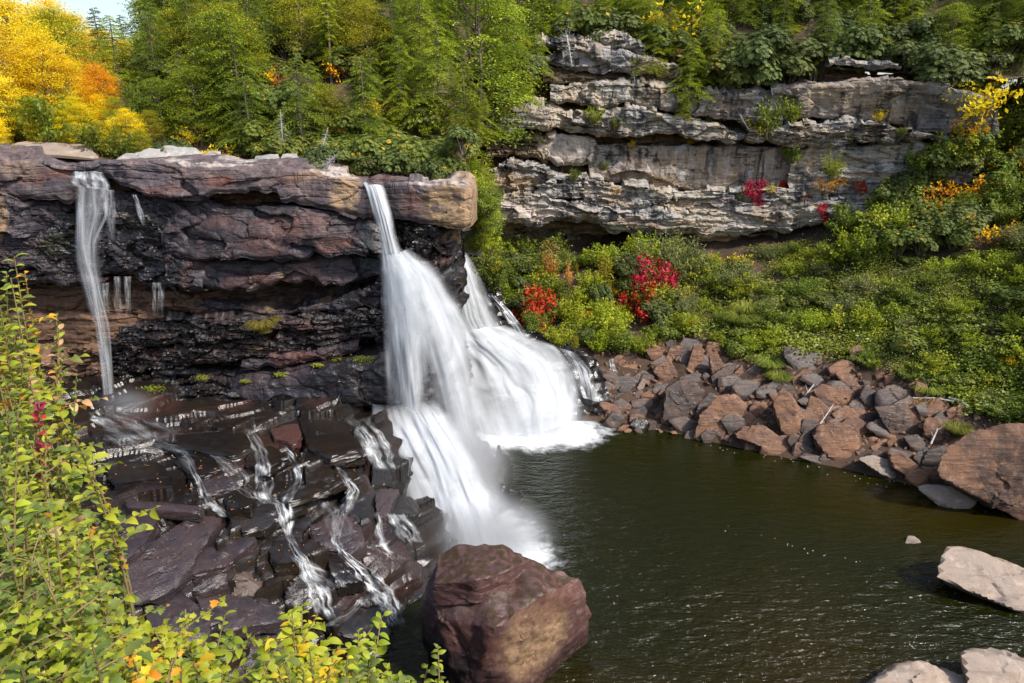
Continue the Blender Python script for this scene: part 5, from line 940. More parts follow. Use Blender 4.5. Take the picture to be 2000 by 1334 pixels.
# ------------------------------------------------------------------ the forest behind the falls
for px, yt, Y, kd, lab in [(20, 0, 36, 'yel', 'tall yellow autumn tree behind the tan slab rock on the lip'), (-45, 30, 33, 'yel', None), (70, 70, 34, 'yel', 'spreading golden tree with low branches over the lip'), (120, 110, 35, 'yel', 'yellow tree beside the orange tree on the lip'), (105, 20, 44, 'ylg', 'yellow green tree rising behind the golden trees'),
                           (185, 125, 33.5, 'org', 'bright orange tree beside the tall grey boulder'), (222, 190, 33, 'ylg', 'small yellow green tree leaning over the lip beside the boulder'), (45, 30, 50, 'yel', None), (140, 30, 52, 'yel', None), (210, 90, 46, 'ylg', None), (165, 70, 58, 'org', None), (-20, 140, 31.5, 'yel', None), (60, 190, 31.5, 'ylg', None), (140, 190, 32, 'yel', None), (235, 80, 44, 'yel', None), (250, 110, 40, 'ylg', None), (100, 0, 62, 'yel', None), (60, 15, 70, 'org', None), (190, 60, 70, 'yel', None)]:
    tree_at(kd, px, yt, Y, lab or {'yel': 'golden yellow autumn tree in the stand at the river bend', 'org': 'orange autumn tree in the stand at the river bend', 'ylg': 'yellow green autumn tree in the stand at the river bend'}[kd], None if lab else 'autumn trees at the river bend')
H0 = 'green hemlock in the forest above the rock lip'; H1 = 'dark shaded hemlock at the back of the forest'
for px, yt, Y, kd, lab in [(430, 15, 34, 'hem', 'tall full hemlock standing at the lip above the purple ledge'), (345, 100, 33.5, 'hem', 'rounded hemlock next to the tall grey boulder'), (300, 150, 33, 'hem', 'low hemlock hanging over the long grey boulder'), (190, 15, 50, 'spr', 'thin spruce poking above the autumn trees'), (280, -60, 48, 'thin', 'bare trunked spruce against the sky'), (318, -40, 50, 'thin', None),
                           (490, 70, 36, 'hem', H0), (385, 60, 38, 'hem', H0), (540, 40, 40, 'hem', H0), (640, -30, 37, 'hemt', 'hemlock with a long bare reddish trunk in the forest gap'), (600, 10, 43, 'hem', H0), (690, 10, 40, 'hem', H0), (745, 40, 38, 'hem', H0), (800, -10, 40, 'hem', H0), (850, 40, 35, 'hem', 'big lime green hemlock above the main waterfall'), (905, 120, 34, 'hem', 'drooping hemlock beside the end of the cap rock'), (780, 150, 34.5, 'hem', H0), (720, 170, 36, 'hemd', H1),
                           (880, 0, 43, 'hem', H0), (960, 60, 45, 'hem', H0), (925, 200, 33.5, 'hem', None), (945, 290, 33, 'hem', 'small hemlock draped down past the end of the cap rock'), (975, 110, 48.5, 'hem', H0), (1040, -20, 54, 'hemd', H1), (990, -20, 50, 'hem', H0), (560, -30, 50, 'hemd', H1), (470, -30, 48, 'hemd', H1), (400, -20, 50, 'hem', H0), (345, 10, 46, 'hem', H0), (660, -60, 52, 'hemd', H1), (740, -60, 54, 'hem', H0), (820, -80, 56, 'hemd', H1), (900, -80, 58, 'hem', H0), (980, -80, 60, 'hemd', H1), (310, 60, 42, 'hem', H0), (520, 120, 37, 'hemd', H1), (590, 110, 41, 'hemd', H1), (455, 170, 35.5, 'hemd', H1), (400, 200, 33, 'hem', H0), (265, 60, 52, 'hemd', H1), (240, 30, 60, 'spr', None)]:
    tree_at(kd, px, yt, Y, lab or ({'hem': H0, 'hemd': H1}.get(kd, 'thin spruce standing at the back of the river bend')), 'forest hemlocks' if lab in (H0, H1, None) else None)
for px, py, Y, hp, kd, lab in [(560, 305, 31, 70, 'rho', None), (520, 310, 31.5, 60, 'rho', None), (480, 305, 32, 50, 'rho', None), (640, 330, 30.6, 60, 'rho', None), (690, 345, 30.4, 80, 'rho', None), (740, 345, 30.6, 90, 'rho', None), (790, 350, 30.4, 95, 'rho', None), (840, 352, 30.6, 100, 'rho', None), (870, 352, 31.5, 80, 'rhod', None), (700, 290, 33, 80, 'rho', None), (770, 280, 33, 70, 'rho', None), (640, 280, 34, 70, 'rho', None), (590, 250, 34, 60, 'rho', None), (540, 230, 36, 60, 'rho', None), (600, 190, 38, 60, 'rho', None), (560, 160, 40, 60, 'rho', None), (440, 310, 31, 40, 'yels', 'small yellow leaved shrub on the lip by the grey rocks'), (400, 310, 30.2, 34, 'yels', 'yellow twigs growing against the long boulder'), (20, 305, 28.8, 30, 'yels', 'yellow sprig on the far end of the lip'),
                               (545, 215, 35.5, 70, 'sal', 'salmon orange sapling among the dark hemlocks'), (525, 215, 36, 60, 'orgs', 'small orange shrub beside the salmon sapling'), (680, 220, 37, 50, 'orgs', 'orange shrub by the bare hemlock trunk'), (330, 285, 30.8, 50, 'rhod', None), (620, 330, 30.2, 30, 'lime', 'small lime shrub by the dead branches'), (740, 230, 35, 40, 'yels', None), (430, 240, 33, 30, 'yels', None), (370, 220, 32.5, 40, 'yels', None), (820, 330, 30.2, 40, 'yels', None), (690, 200, 37, 60, 'rho', None), (670, 180, 38, 60, 'rho', None), (710, 180, 38.5, 60, 'rhod', None), (650, 160, 40, 70, 'rho', None), (700, 150, 41, 70, 'rho', None), (1240, 60, 53, 60, 'rhod', None), (960, 230, 46, 60, 'rho', None), (990, 215, 47.5, 70, 'rho', None), (1020, 205, 48, 50, 'rho', None), (985, 170, 48.5, 60, 'rho', None), (930, 180, 44, 60, 'rho', None), (1030, 170, 49.5, 40, 'rho', None), (1010, 130, 50, 50, 'lime', None), (970, 270, 44, 50, 'rhod', None), (1035, 230, 46, 14, 'yels', None)]:
    x = toX(px, Y, py); z = float(P(px, py, Y)[2]); zf = float(floor_h(x, Y)); hm = hp / FPX * Y
    if abs(zf - z) < 2.5: z = zf
    grow(kd, (x, Y, z - .15), hm, lab or {'rho': 'glossy rhododendron with yellow leaves at the forest edge', 'rhod': 'dark rhododendron at the forest edge', 'yels': 'small yellow leaved shrub at the forest edge', 'lime': 'lime green shrub at the forest edge', 'wisp': 'grey green wispy shrub at the forest edge'}[kd] + zone(px, [(620, ' by the silver dead conifer'), (900, ' behind the cap rock'), (9999, ' beside the far cliff')]), None if lab else 'forest edge shrubs')
for i, (px, Y) in enumerate([(x, 29.8 + (i % 3) * .9) for i, x in enumerate(range(640, 905, 22))]):
    x = toX(px, Y, 330); grow('rho' if i % 3 else 'rhod', (x, Y, float(floor_h(x, Y)) - .2), RG.uniform(1.0, 1.9), 'glossy rhododendron in the hedge behind the cap rock', 'rhododendrons behind the cap rock')
for i in range(70):
    px = RG.uniform(290, 1090); Y = RG.uniform(42, 75) if px < 930 else RG.uniform(52, 75); kd = RG.choice(['hem', 'hem', 'hemd', 'hem', 'ylg' if px < 700 and RG.random() < .3 else 'hem']); tree_at(kd, px, RG.uniform(-110, 20), Y, {'hem': 'tall hemlock on the wooded hill behind the falls', 'hemd': 'tall dark hemlock on the wooded hill behind the falls', 'ylg': 'yellow green tree on the wooded hill behind the falls'}[kd] + zone(px, [(480, ' near the autumn trees'), (660, ' beside the bare trunk hemlock'), (860, ' above the notch'), (9999, ' next to the cliff')]), 'trees of the wooded hill')
for i in range(26):
    px = RG.uniform(-60, 300); Y = RG.uniform(30.5, 34); x = toX(px, Y, 280); kd = RG.choice(['ylg', 'rho', 'grn', 'yel']); grow(kd, (x, Y, float(floor_h(x, Y)) - .2), RG.uniform(1.0, 2.6), {'ylg': 'small yellow green tree at the water edge of the river bend', 'rho': 'rhododendron at the water edge of the river bend', 'grn': 'green shrub at the water edge of the river bend', 'yel': 'small golden tree at the water edge of the river bend'}[kd], 'plants of the river bend')
for i in range(26):
    py = RG.uniform(330, 470); px = np.interp(py, [330, 400, 470], [930, 945, 940]) + RG.uniform(-14, 16); Y = RG.uniform(31.5, 36); p = P(px, py, Y); kd = RG.choice(['hem', 'grn', 'lime', 'rho']); grow(kd, tuple(p - [0, 0, .6]), RG.uniform(.8, 1.6), {'hem': 'young hemlock hanging on the corner past the cap rock', 'grn': 'green shrub hanging on the corner past the cap rock', 'lime': 'lime shrub hanging on the corner past the cap rock', 'rho': 'rhododendron hanging on the corner past the cap rock'}[kd], 'plants on the corner past the cap rock')
# understorey on the hillside so no bare soil shows
for i in range(110):
    px = RG.uniform(230, 1080); Y = RG.uniform(31.5, 52) if px < 900 else RG.uniform(46, 58); x = toX(px, Y, 200)
    if x > -3 and Y < 44: continue
    kd = RG.choice(['rho', 'rhod', 'hemd', 'hem', 'hem', 'ylg']); grow(kd, (x, Y, float(floor_h(x, Y)) - .2), RG.uniform(1.3, 2.6) if kd[0] == 'r' else RG.uniform(2.5, 5), {'rho': 'rhododendron under the hemlocks of the hillside', 'rhod': 'dark rhododendron under the hemlocks of the hillside', 'hemd': 'dark young hemlock in the hillside understorey', 'hem': 'bright young hemlock in the hillside understorey', 'ylg': 'yellowing young tree in the hillside understorey'}[kd] + zone(px, [(480, ' behind the long grey boulder'), (700, ' behind the dead branches'), (880, ' above the main waterfall'), (9999, ' next to the far cliff')]), 'understorey plants of the hillside')

# ------------------------------------------------------------------ above the far cliff
CT = [(1040, 100), (1160, 70), (1240, 90), (1330, 140), (1480, 165), (1620, 125), (1760, 130), (1850, 160), (1950, 190)]
C0 = 'hemlock on the rim of the far cliff'; C1 = 'rhododendron on the rim of the far cliff'
for px, yt, yb, Y, kd, lab in [(1275, 20, 150, 51.0, 'hem', 'hemlock leaning out over the cliff edge left of the others'), (1345, 70, 205, 50.0, 'hem', 'drooping hemlock hanging down the cliff face'), (1300, 0, 160, 52, 'hem', C0), (1390, 20, 180, 51, 'hem', C0), (1230, -40, 90, 55, 'hemd', C0), (1450, 60, 190, 50.5, 'rhod', C1), (1480, 20, 170, 51, 'rhod', C1), (1420, 90, 180, 50, 'rho', C1), (1540, 60, 170, 50, 'rhod', C1), (1590, 50, 160, 50, 'rhod', C1), (1650, 30, 130, 50, 'rhod', C1), (1710, 40, 130, 49.5, 'rhod', C1), (1770, 60, 150, 48.5, 'rhod', C1), (1820, 70, 180, 47.5, 'rhod', C1), (1870, 60, 190, 46.5, 'rhod', C1), (1130, -10, 78, 53, 'rho', C1), (1180, 0, 80, 53, 'rhod', C1), (1100, -60, 90, 56, 'hemt', 'bare trunk hemlock standing back from the cliff rim'), (1060, -60, 90, 55, 'hemt', 'bare trunk hemlock above the left end of the cliff'), (1360, -60, 100, 55, 'hem', C0), (1450, -80, 80, 56, 'hemd', C0), (1530, -70, 90, 55, 'hem', C0), (1600, -90, 80, 56, 'hemd', C0), (1690, -90, 60, 55, 'hemd', C0), (1770, -80, 80, 53, 'hemd', C0), (1850, -100, 90, 52, 'hemd', C0), (1930, -80, 120, 50, 'hemd', C0), (1990, -60, 160, 48, 'hemd', C0), (1880, -40, 60, 51, 'hemd', C0), (1960, -40, 80, 50, 'hem', C0), (2010, 0, 120, 48, 'hemd', C0), (1920, 20, 150, 47.5, 'hemd', C0), (1850, 0, 110, 49, 'hem', C0), (1740, -30, 70, 52, 'hem', C0), (1310, -10, 30, 54, 'yels', 'bright yellow spray at the top of the cliff woods')]:
    x = toX(px, Y, yb); z = float(P(px, yb, Y)[2]); zf = float(floor_h(x, Y)); z = min(z, zf) if Y < 51.5 else zf; top = float(P(px, yt, Y)[2]); grow(kd, (x, Y, z - .1), max(top - z, .8), lab + (zone(px, [(1420, ' over the dark stains'), (1660, ' over the red creepers'), (9999, ' near the golden sapling')]) if lab in (C0, C1) else ''), 'rim hemlocks' if lab == C0 else 'rim rhododendrons' if lab == C1 else None)
for i in range(120):
    px = RG.uniform(1080, 2060); Y = np.interp(px, [1000, 1450, 2000], [52.5, 51.5, 46]) + RG.uniform(0, 16); x = toX(px, Y, 60)
    kd = RG.choice(['rhod', 'rhod', 'rho', 'hemd', 'hem', 'hem']); grow(kd, (x, Y, float(floor_h(x, Y)) - .2), RG.uniform(1.6, 3.4) if kd[0] == 'r' else RG.uniform(3, 6), {'rho': 'rhododendron in the woods above the far cliff', 'rhod': 'dark rhododendron in the woods above the far cliff', 'hemd': 'dark hemlock in the woods above the far cliff', 'hem': 'bright hemlock in the woods above the far cliff'}[kd] + zone(px, [(1260, ' over the dark stains'), (1440, ' near the drooping hemlock'), (1640, ' over the red creepers'), (1840, ' over the jutting flat ledge'), (9999, ' by the golden sapling')]), 'woods above the cliff')
# plants rooted in the cliff joints
for px, py, hp, kd, lab in [(1335, 235, 60, 'hem', 'small hemlock spray hanging on the cliff'), (1500, 262, 70, 'grn', 'green shrub rooted in a cliff joint'), (1545, 240, 64, 'limet', 'lime shrub with a yellow top rooted in a cliff joint'), (1475, 265, 40, 'yels', 'yellow shrub in the cliff joint'), (1625, 350, 60, 'limet', 'bright lime shrub on the lower cliff ledge'), (1615, 372, 40, 'orgs', 'orange leaved shrub under the lime shrub on the cliff'), (1478, 374, 64, 'redv', 'crimson creeper hanging on the cliff face'), (1538, 366, 44, 'redv', 'smaller red creeper beside the crimson one on the cliff'), (1508, 375, 22, 'yels', 'yellow leaves between the two red creepers'), (1575, 384, 26, 'redv', 'dark red sprig low on the cliff'), (1608, 408, 34, 'redv', 'red sprig at the cliff base'), (1682, 360, 30, 'redv', 'red sprig on the right of the cliff'), (1160, 240, 34, 'lime', 'small shrub on the upper cliff ledge'), (1200, 248, 30, 'grn', None), (1210, 145, 20, 'yels', 'yellow sprig under the top cliff bed'), (1235, 285, 16, 'yels', 'yellow sprig above the dark stains'), (1120, 350, 24, 'grn', None), (1390, 235, 40, 'wisp', 'dry grey shrub on the cliff'), (1545, 318, 40, 'grn', None), (1720, 235, 24, 'yels', None), (1715, 225, 18, 'grn', None), (1205, 375, 14, 'orgs', None), (1660, 275, 14, 'lime', None), (1345, 280, 14, 'yels', None), (1180, 330, 20, 'grn', None), (1760, 265, 20, 'grn', None), (1450, 390, 20, 'lime', None)]:
    at_px(kd, px, py, hp, lab or 'small plant growing from a joint of the far cliff', None if lab else 'cliff joint plants', sxy=.8)
# ------------------------------------------------------------------ thicket under the cliff
for px, py, hp, kd, lab in [(1075, 560, 110, 'sal', 'tall thin salmon orange sapling under the cliff'), (1175, 570, 115, 'ylgt', 'tall yellow orange sapling under the cliff'), (1050, 640, 95, 'red', 'crimson shrub beside the right cascade'), (1065, 575, 55, 'red', 'small crimson spray above the crimson shrub'), (1272, 585, 95, 'red', 'scarlet shrub next to the wispy grey bushes'), (1250, 625, 85, 'red', 'lower part scarlet shrub above the rock pile'), (1295, 560, 60, 'red', 'scarlet sprays below the wispy bush'), (1110, 560, 60, 'sal', 'salmon shrub behind the crimson shrub'), (1200, 580, 30, 'orgs', 'orange shrub between the red shrubs'), (1140, 625, 30, 'orgs', 'orange spray in the lime thicket'), (1060, 650, 26, 'yels', 'yellow shrub at the edge of the right cascade'), (955, 530, 34, 'yels', 'yellow shrub beside the top of the right cascade'), (1275, 690, 30, 'yels', 'yellow fern at the upper end of the rock pile'), (1290, 520, 75, 'wisp', 'wispy grey green bush under the overhang'), (1330, 540, 80, 'wisp', 'second wispy bush under the overhang'), (1240, 540, 60, 'wisp', 'thin wispy bush beside the tall sapling'), (1370, 540, 40, 'wisp', None), (1115, 512, 16, 'red', 'tiny red spray between the two tall saplings')]:
    at_px(kd, px, py, hp, lab or 'wispy shrub at the foot of the cliff', None)
for i in range(112):
    px = RG.uniform(945, 1330); lo = np.interp(px, [945, 1000, 1100, 1200, 1330], [530, 620, 680, 700, 690]); py = RG.uniform(500, lo)
    kd = RG.choice(['lime', 'lime', 'lime', 'grn', 'ylgt', 'limet', 'rhod'] if px > 1080 else ['grn', 'lime', 'grn', 'rhod']); at_px(kd, px, py, RG.uniform(28, 60), {'ylgt': 'yellow green sapling in the thicket under the cliff', 'lime': 'lime green shrub in the thicket under the cliff', 'limet': 'tall lime green shrub in the thicket under the cliff', 'grn': 'green shrub in the thicket under the cliff', 'rhod': 'dark grey green shrub in the thicket under the cliff'}[kd] + zone(px, [(1080, ' beside the crimson shrub'), (1210, ' below the two tall saplings'), (9999, ' around the scarlet shrubs')]), 'thicket under the cliff')
# ------------------------------------------------------------------ ground cover and shrubs on the talus slope
TOPV = [(1270, 560), (1300, 520), (1400, 505), (1560, 490), (1640, 460), (1700, 420), (1800, 330), (1900, 260), (2000, 180), (2100, 150), (2700, 60)]
BOTV = [(1270, 680), (1300, 660), (1380, 655), (1440, 705), (1520, 690), (1620, 700), (1700, 715), (1800, 745), (1880, 800), (1960, 826), (2100, 860), (2700, 1000)]
n = 0
while n < 260:
    px = RG.uniform(1275, 2060); py = RG.uniform(200, 850)
    if not interp(TOPV, px) < py < interp(BOTV, px): continue
    hi_ = py < interp(TOPV, px) + .42 * (interp(BOTV, px) - interp(TOPV, px)); big = px > 1620 and hi_
    kd = RG.choice(['rho', 'rhod', 'rho', 'grn', 'lime']) if big else RG.choice(['grn', 'lime', 'lime', 'grn', 'wisp', 'rho'])
    if px > 1860 and hi_ and RG.random() < .5: kd = RG.choice(['hem', 'hemd', 'grn', 'orgs'])
    at_px(kd, px, py, RG.uniform(40, 80) if big else RG.choice([16, 22, 28, 36, 50]), {'rho': 'rounded rhododendron on the leafy slope', 'rhod': 'dark rhododendron on the leafy slope', 'grn': 'green shrub on the leafy talus slope', 'lime': 'light green shrub on the leafy talus slope', 'wisp': 'grey green weed clump on the talus slope', 'hem': 'young hemlock on the steep slope beside the cliff', 'hemd': 'dark young hemlock on the steep slope beside the cliff', 'orgs': 'orange brown shrub on the steep slope beside the cliff'}[kd] + (' high up' if hi_ else ' low down') + zone(px, [(1450, ' near wispy bushes'), (1600, ' by upright block'), (1780, ' by lone rock'), (9999, ' above enormous boulder')]), 'plants of the talus slope', sxy=1.25 if not big else 1.0); n += 1
for px, py, hp, kd, lab in [(1890, 240, 90, 'yels', 'golden yellow sapling at the end of the cliff'), (1880, 215, 60, 'yels', 'upper golden spray at the end of the cliff'), (1960, 300, 110, 'limet', 'tall light green sapling at the end of the cliff'), (1950, 280, 50, 'orgs', 'orange spray in the light green sapling'), (1850, 420, 60, 'orgs', 'rust coloured shrub on the steep slope'), (1930, 470, 60, 'orgs', 'rust shrub low on the steep slope'), (1800, 790, 26, 'orgs', 'orange shrub at the edge of the rock pile'), (1985, 715, 30, 'yels', 'goldenrod clump on the talus slope'), (1910, 760, 20, 'orgs', 'small orange weed on the talus slope'), (1450, 480 + 40, 30, 'yels', None), (1390, 515, 26, 'orgs', None), (1940, 690, 20, 'yels', None)]:
    at_px(kd, px, py, hp, lab or 'small bright autumn weed on the talus slope', None if lab else 'autumn weeds on the talus')
for i in range(44):
    px = RG.uniform(2060, 2700); py = RG.uniform(150, 820); kd = RG.choice(['rho', 'rhod', 'lime', 'grn', 'hem', 'hemd']); at_px(kd, px, py, RG.uniform(60, 130), {'rho': 'rhododendron on the steep bank past the enormous boulder', 'rhod': 'dark rhododendron on the steep bank past the enormous boulder', 'lime': 'lime shrub on the steep bank past the enormous boulder', 'grn': 'green shrub on the steep bank past the enormous boulder', 'hem': 'hemlock on the steep bank past the enormous boulder', 'hemd': 'dark hemlock on the steep bank past the enormous boulder'}[kd], 'plants of the steep bank')
def cover(name, mat, region, n, leaf, tall, seed, mats_label):
    g = np.random.default_rng(seed); C = []
    tri = 0
    while len(C) < n and tri < n * 5:
        tri += 1; px = g.uniform(*region[0]); py = g.uniform(*region[1])
        if not interp(TOPV, px) - 10 < py < interp(BOTV, px) + 8 * math.sin(px * .13): continue
        if vnoise(np.array([[px / 40., py / 22., seed]]), seed)[0] < -.05: continue
        h = hit(px, py)
        if h is not None: C.append(h)
    C = np.repeat(np.array(C), 9, axis=0); m = len(C); C = C + g.normal(0, 1, (m, 3)) * [.3, .3, 0] + np.stack([np.zeros(m), np.zeros(m), g.uniform(0.02, tall, m)], 1)
    V, F, r = leafq(C, g.normal(0, 1, (m, 3)) * [1, 1, .4], np.array([0, -.2, 1.]) + g.normal(0, .5, (m, 3)), leaf * g.uniform(.6, 1.3, m), leaf * .6, np.clip(.5 + .5 * fbm(C * .8, 3, seed) + g.normal(0, .15, m), 0, 1))
    return tag(link(name, mesh(name, V, F, M[mat], smooth=False, attrs={'rnd': r})), mats_label, kind='stuff')
cover('ground_cover', 'grn', [(1272, 2080), (380, 860)], 4500, .12, .45, 61, 'low green ground cover on the talus slope')
cover('ground_cover', 'lime', [(1320, 2080), (480, 860)], 4000, .10, .5, 62, 'light green leafy ground cover on the talus slope')
cover('ground_cover', 'grsg', [(1280, 2000), (560, 860)], 1500, .22, .5, 66, 'grassy weeds on the talus slope')
cover('ground_cover', 'grn', [(2060, 2700), (100, 1000)], 2600, .17, .6, 68, 'green ground cover on the steep bank past the enormous boulder')
cover('aster_flowers', 'ast', [(1600, 1960), (520, 760)], 130, .06, .6, 63, 'pale lilac asters scattered in the ground cover')
g = np.random.default_rng(71); C = []
while len(C) < 190:
    x, y = g.uniform(190, 720), g.uniform(870, 1180); h = hit(x, y)
    if h is not None and h[2] > .3 and vnoise(np.array([[x / 60., y / 40., 3.]]), 5)[0] > -.2: C.append(h)
C = np.array(C) + [0, 0, .05]; V, F, r = leafq(C, g.normal(0, 1, (len(C), 3)) * [1, 1, .2], np.array([0, -.2, 1.]) + g.normal(0, .25, (len(C), 3)), g.uniform(.04, .09, len(C)), .04, g.random(len(C)))
tag(link('fallen_leaves', mesh('fallen_leaves', V, F, M['sal'], smooth=False, attrs={'rnd': r})), 'small orange fallen leaves scattered over the wet shelf', kind='stuff')
# ------------------------------------------------------------------ grass, moss, dead wood on the rocks
at_px('grs', 520, 645, 30, 'straw coloured grass tuft growing on the black ledge', tilt=(.15, 0))
for px, py, hp in [(1445, 635, 30), (1455, 615, 26), (1500, 720, 26), (1520, 745, 22), (1810, 770, 24), (1870, 846, 22)]: at_px('grsg', px, py, hp, 'green grass tuft among the talus rocks', 'grass tufts on the talus')
for px, py, r in [(395, 738, 16), (480, 745, 8), (548, 732, 12), (300, 760, 26), (622, 714, 12), (710, 702, 22), (660, 700, 16)]:
    h = hit(px, py)
    if h is None: continue
    g = np.random.default_rng(px); m = 260; rr = r / FPX * h[1]; C = np.array(h) + g.normal(0, .5, (m, 3)) * [rr, rr * .5, rr * .3] + [0, -.08, .04]
    V, F, rd = leafq(C, g.normal(0, 1, (m, 3)), np.array([0, -.6, 1.]) + g.normal(0, .4, (m, 3)), .07, .05, g.random(m)); org = C.mean(0)
    tag(link('moss_cushion', mesh('moss_cushion', V - org, F, M['moss'], smooth=False, attrs={'rnd': rd}), None, org), 'bright green moss cushion on the wet black ledge', kind='stuff')
for (px, py, Y), hh, tl, lab in [((612, 338, 29.6), 2.0, (.2, .35), 'bleached dead conifer top leaning over the lip'), ((600, 330, 29.9), 1.9, (0, -.9), 'fallen dead branches lying on the lip'), ((625, 335, 29.4), 1.7, (0, 1.1), 'curved dead branch rack lying on the lip'), ((552, 290, 30.4), 1.6, (0, .05), 'small silver dead conifer standing before the rhododendrons'), ((1105, 60, 51), 3.0, (2.6, .5), 'dead white branches hanging over the cliff rim'), ((1440, 215, 49.2), 1.8, (2.6, .6), 'dead white twigs hanging on the cliff'), ((1235, 130, 50.5), 1.6, (2.9, 0), 'dead twigs below the leaning hemlock')]:
    grow('dead', tuple(P(px, py, Y)), hh, lab, None, tilt=tl)
for (x0, y0), (x1, y1), r, lab in [((1910, 800), (1960, 826), .09, 'bleached driftwood log at the edge of the ground cover'), ((1780, 790), (1860, 800), .05, 'thin driftwood branch on top of the rock pile'), ((1815, 880), (1832, 838), .05, 'pinkish stick propped against the enormous boulder'), ((1570, 785), (1588, 765), .04, 'short pale stick beside the pointed slab'), ((1850, 790), (1890, 812), .07, 'weathered driftwood branch near the white rock'), ((1600, 840), (1625, 805), .03, 'thin curved stick between the boulders'), ((1395, 575), (1430, 553), .06, 'grey fallen branch below the wispy bushes')]:
    a, b = hit(x0, y0), hit(x1, y1)
    if a is None or b is None: continue
    a = a + [0, 0, .35]; b = b + [0, 0, .45]; m = (a + b) / 2 + [.05, 0, .08]; d = unit(b - a); sid = unit(np.cross(d, [0, 0, 1.]))
    V, F = join([tube([a, (a * 2 + m) / 3, m, (m + 2 * b) / 3, b], [r, r * .95, r * .85, r * .7, r * .4], 7), tube([m, m + d * .4 + sid * .35 + [0, 0, .2]], [r * .5, r * .15], 5), tube([(a + m) / 2, (a + m) / 2 + d * .3 - sid * .3 + [0, 0, .15]], [r * .4, r * .12], 5)]); tag(link('driftwood', mesh('driftwood', V - a, F, M['dead']), None, a), lab, 'driftwood')

# ------------------------------------------------------------------ shrubs below the viewpoint, leaf by leaf
def near_leaf(name, lobed, mat):
    s = np.linspace(0, 1, 7); wd = .27 * np.sin(np.pi * s ** .75) ** .8 if not lobed else np.array([.02, .30, .22, .44, .24, .20, .0]); wd[0] = .015; wd[-1] = .0
    mid = np.stack([np.zeros(7), s, .10 * np.sin(np.pi * s) - .16 * s ** 2], 1); lf = mid + np.stack([-wd, wd * (.12 if lobed else 0), wd * .28], 1); rt = mid + np.stack([wd, wd * (.12 if lobed else 0), wd * .28], 1)
    V = np.concatenate([lf, mid, rt]); i = np.arange(6); F = np.concatenate([np.stack([i, i + 7, i + 8, i + 1], 1), np.stack([i + 7, i + 14, i + 15, i + 8], 1)])
    return mesh(name, V, F, M[mat], attrs={'rnd': np.full(len(V), .5)})
LEAF = {(c, l): near_leaf('leaf', l, 'f_' + c) for c in ('lime', 'green', 'yellow', 'orange', 'red', 'pink') for l in (0, 1)}
LXM = [(x, y - 105 if x > 900 else y - 85 if x > 640 else y - 20) for x, y in [(470, 30), (520, 50), (560, 55), (600, 110), (660, 125), (720, 165), (780, 165), (860, 180), (930, 195), (965, 235), (1000, 225), (1060, 185), (1130, 185), (1200, 220), (1260, 320), (1300, 420), (1334, 500)]]
BYM = [(x, y + 58) for x, y in [(150, 1180), (240, 1215), (300, 1225), (360, 1195), (400, 1240), (450, 1210), (500, 1230), (560, 1190), (610, 1180), (660, 1215), (720, 1225), (760, 1240), (820, 1290), (850, 1305), (900, 1340)]]
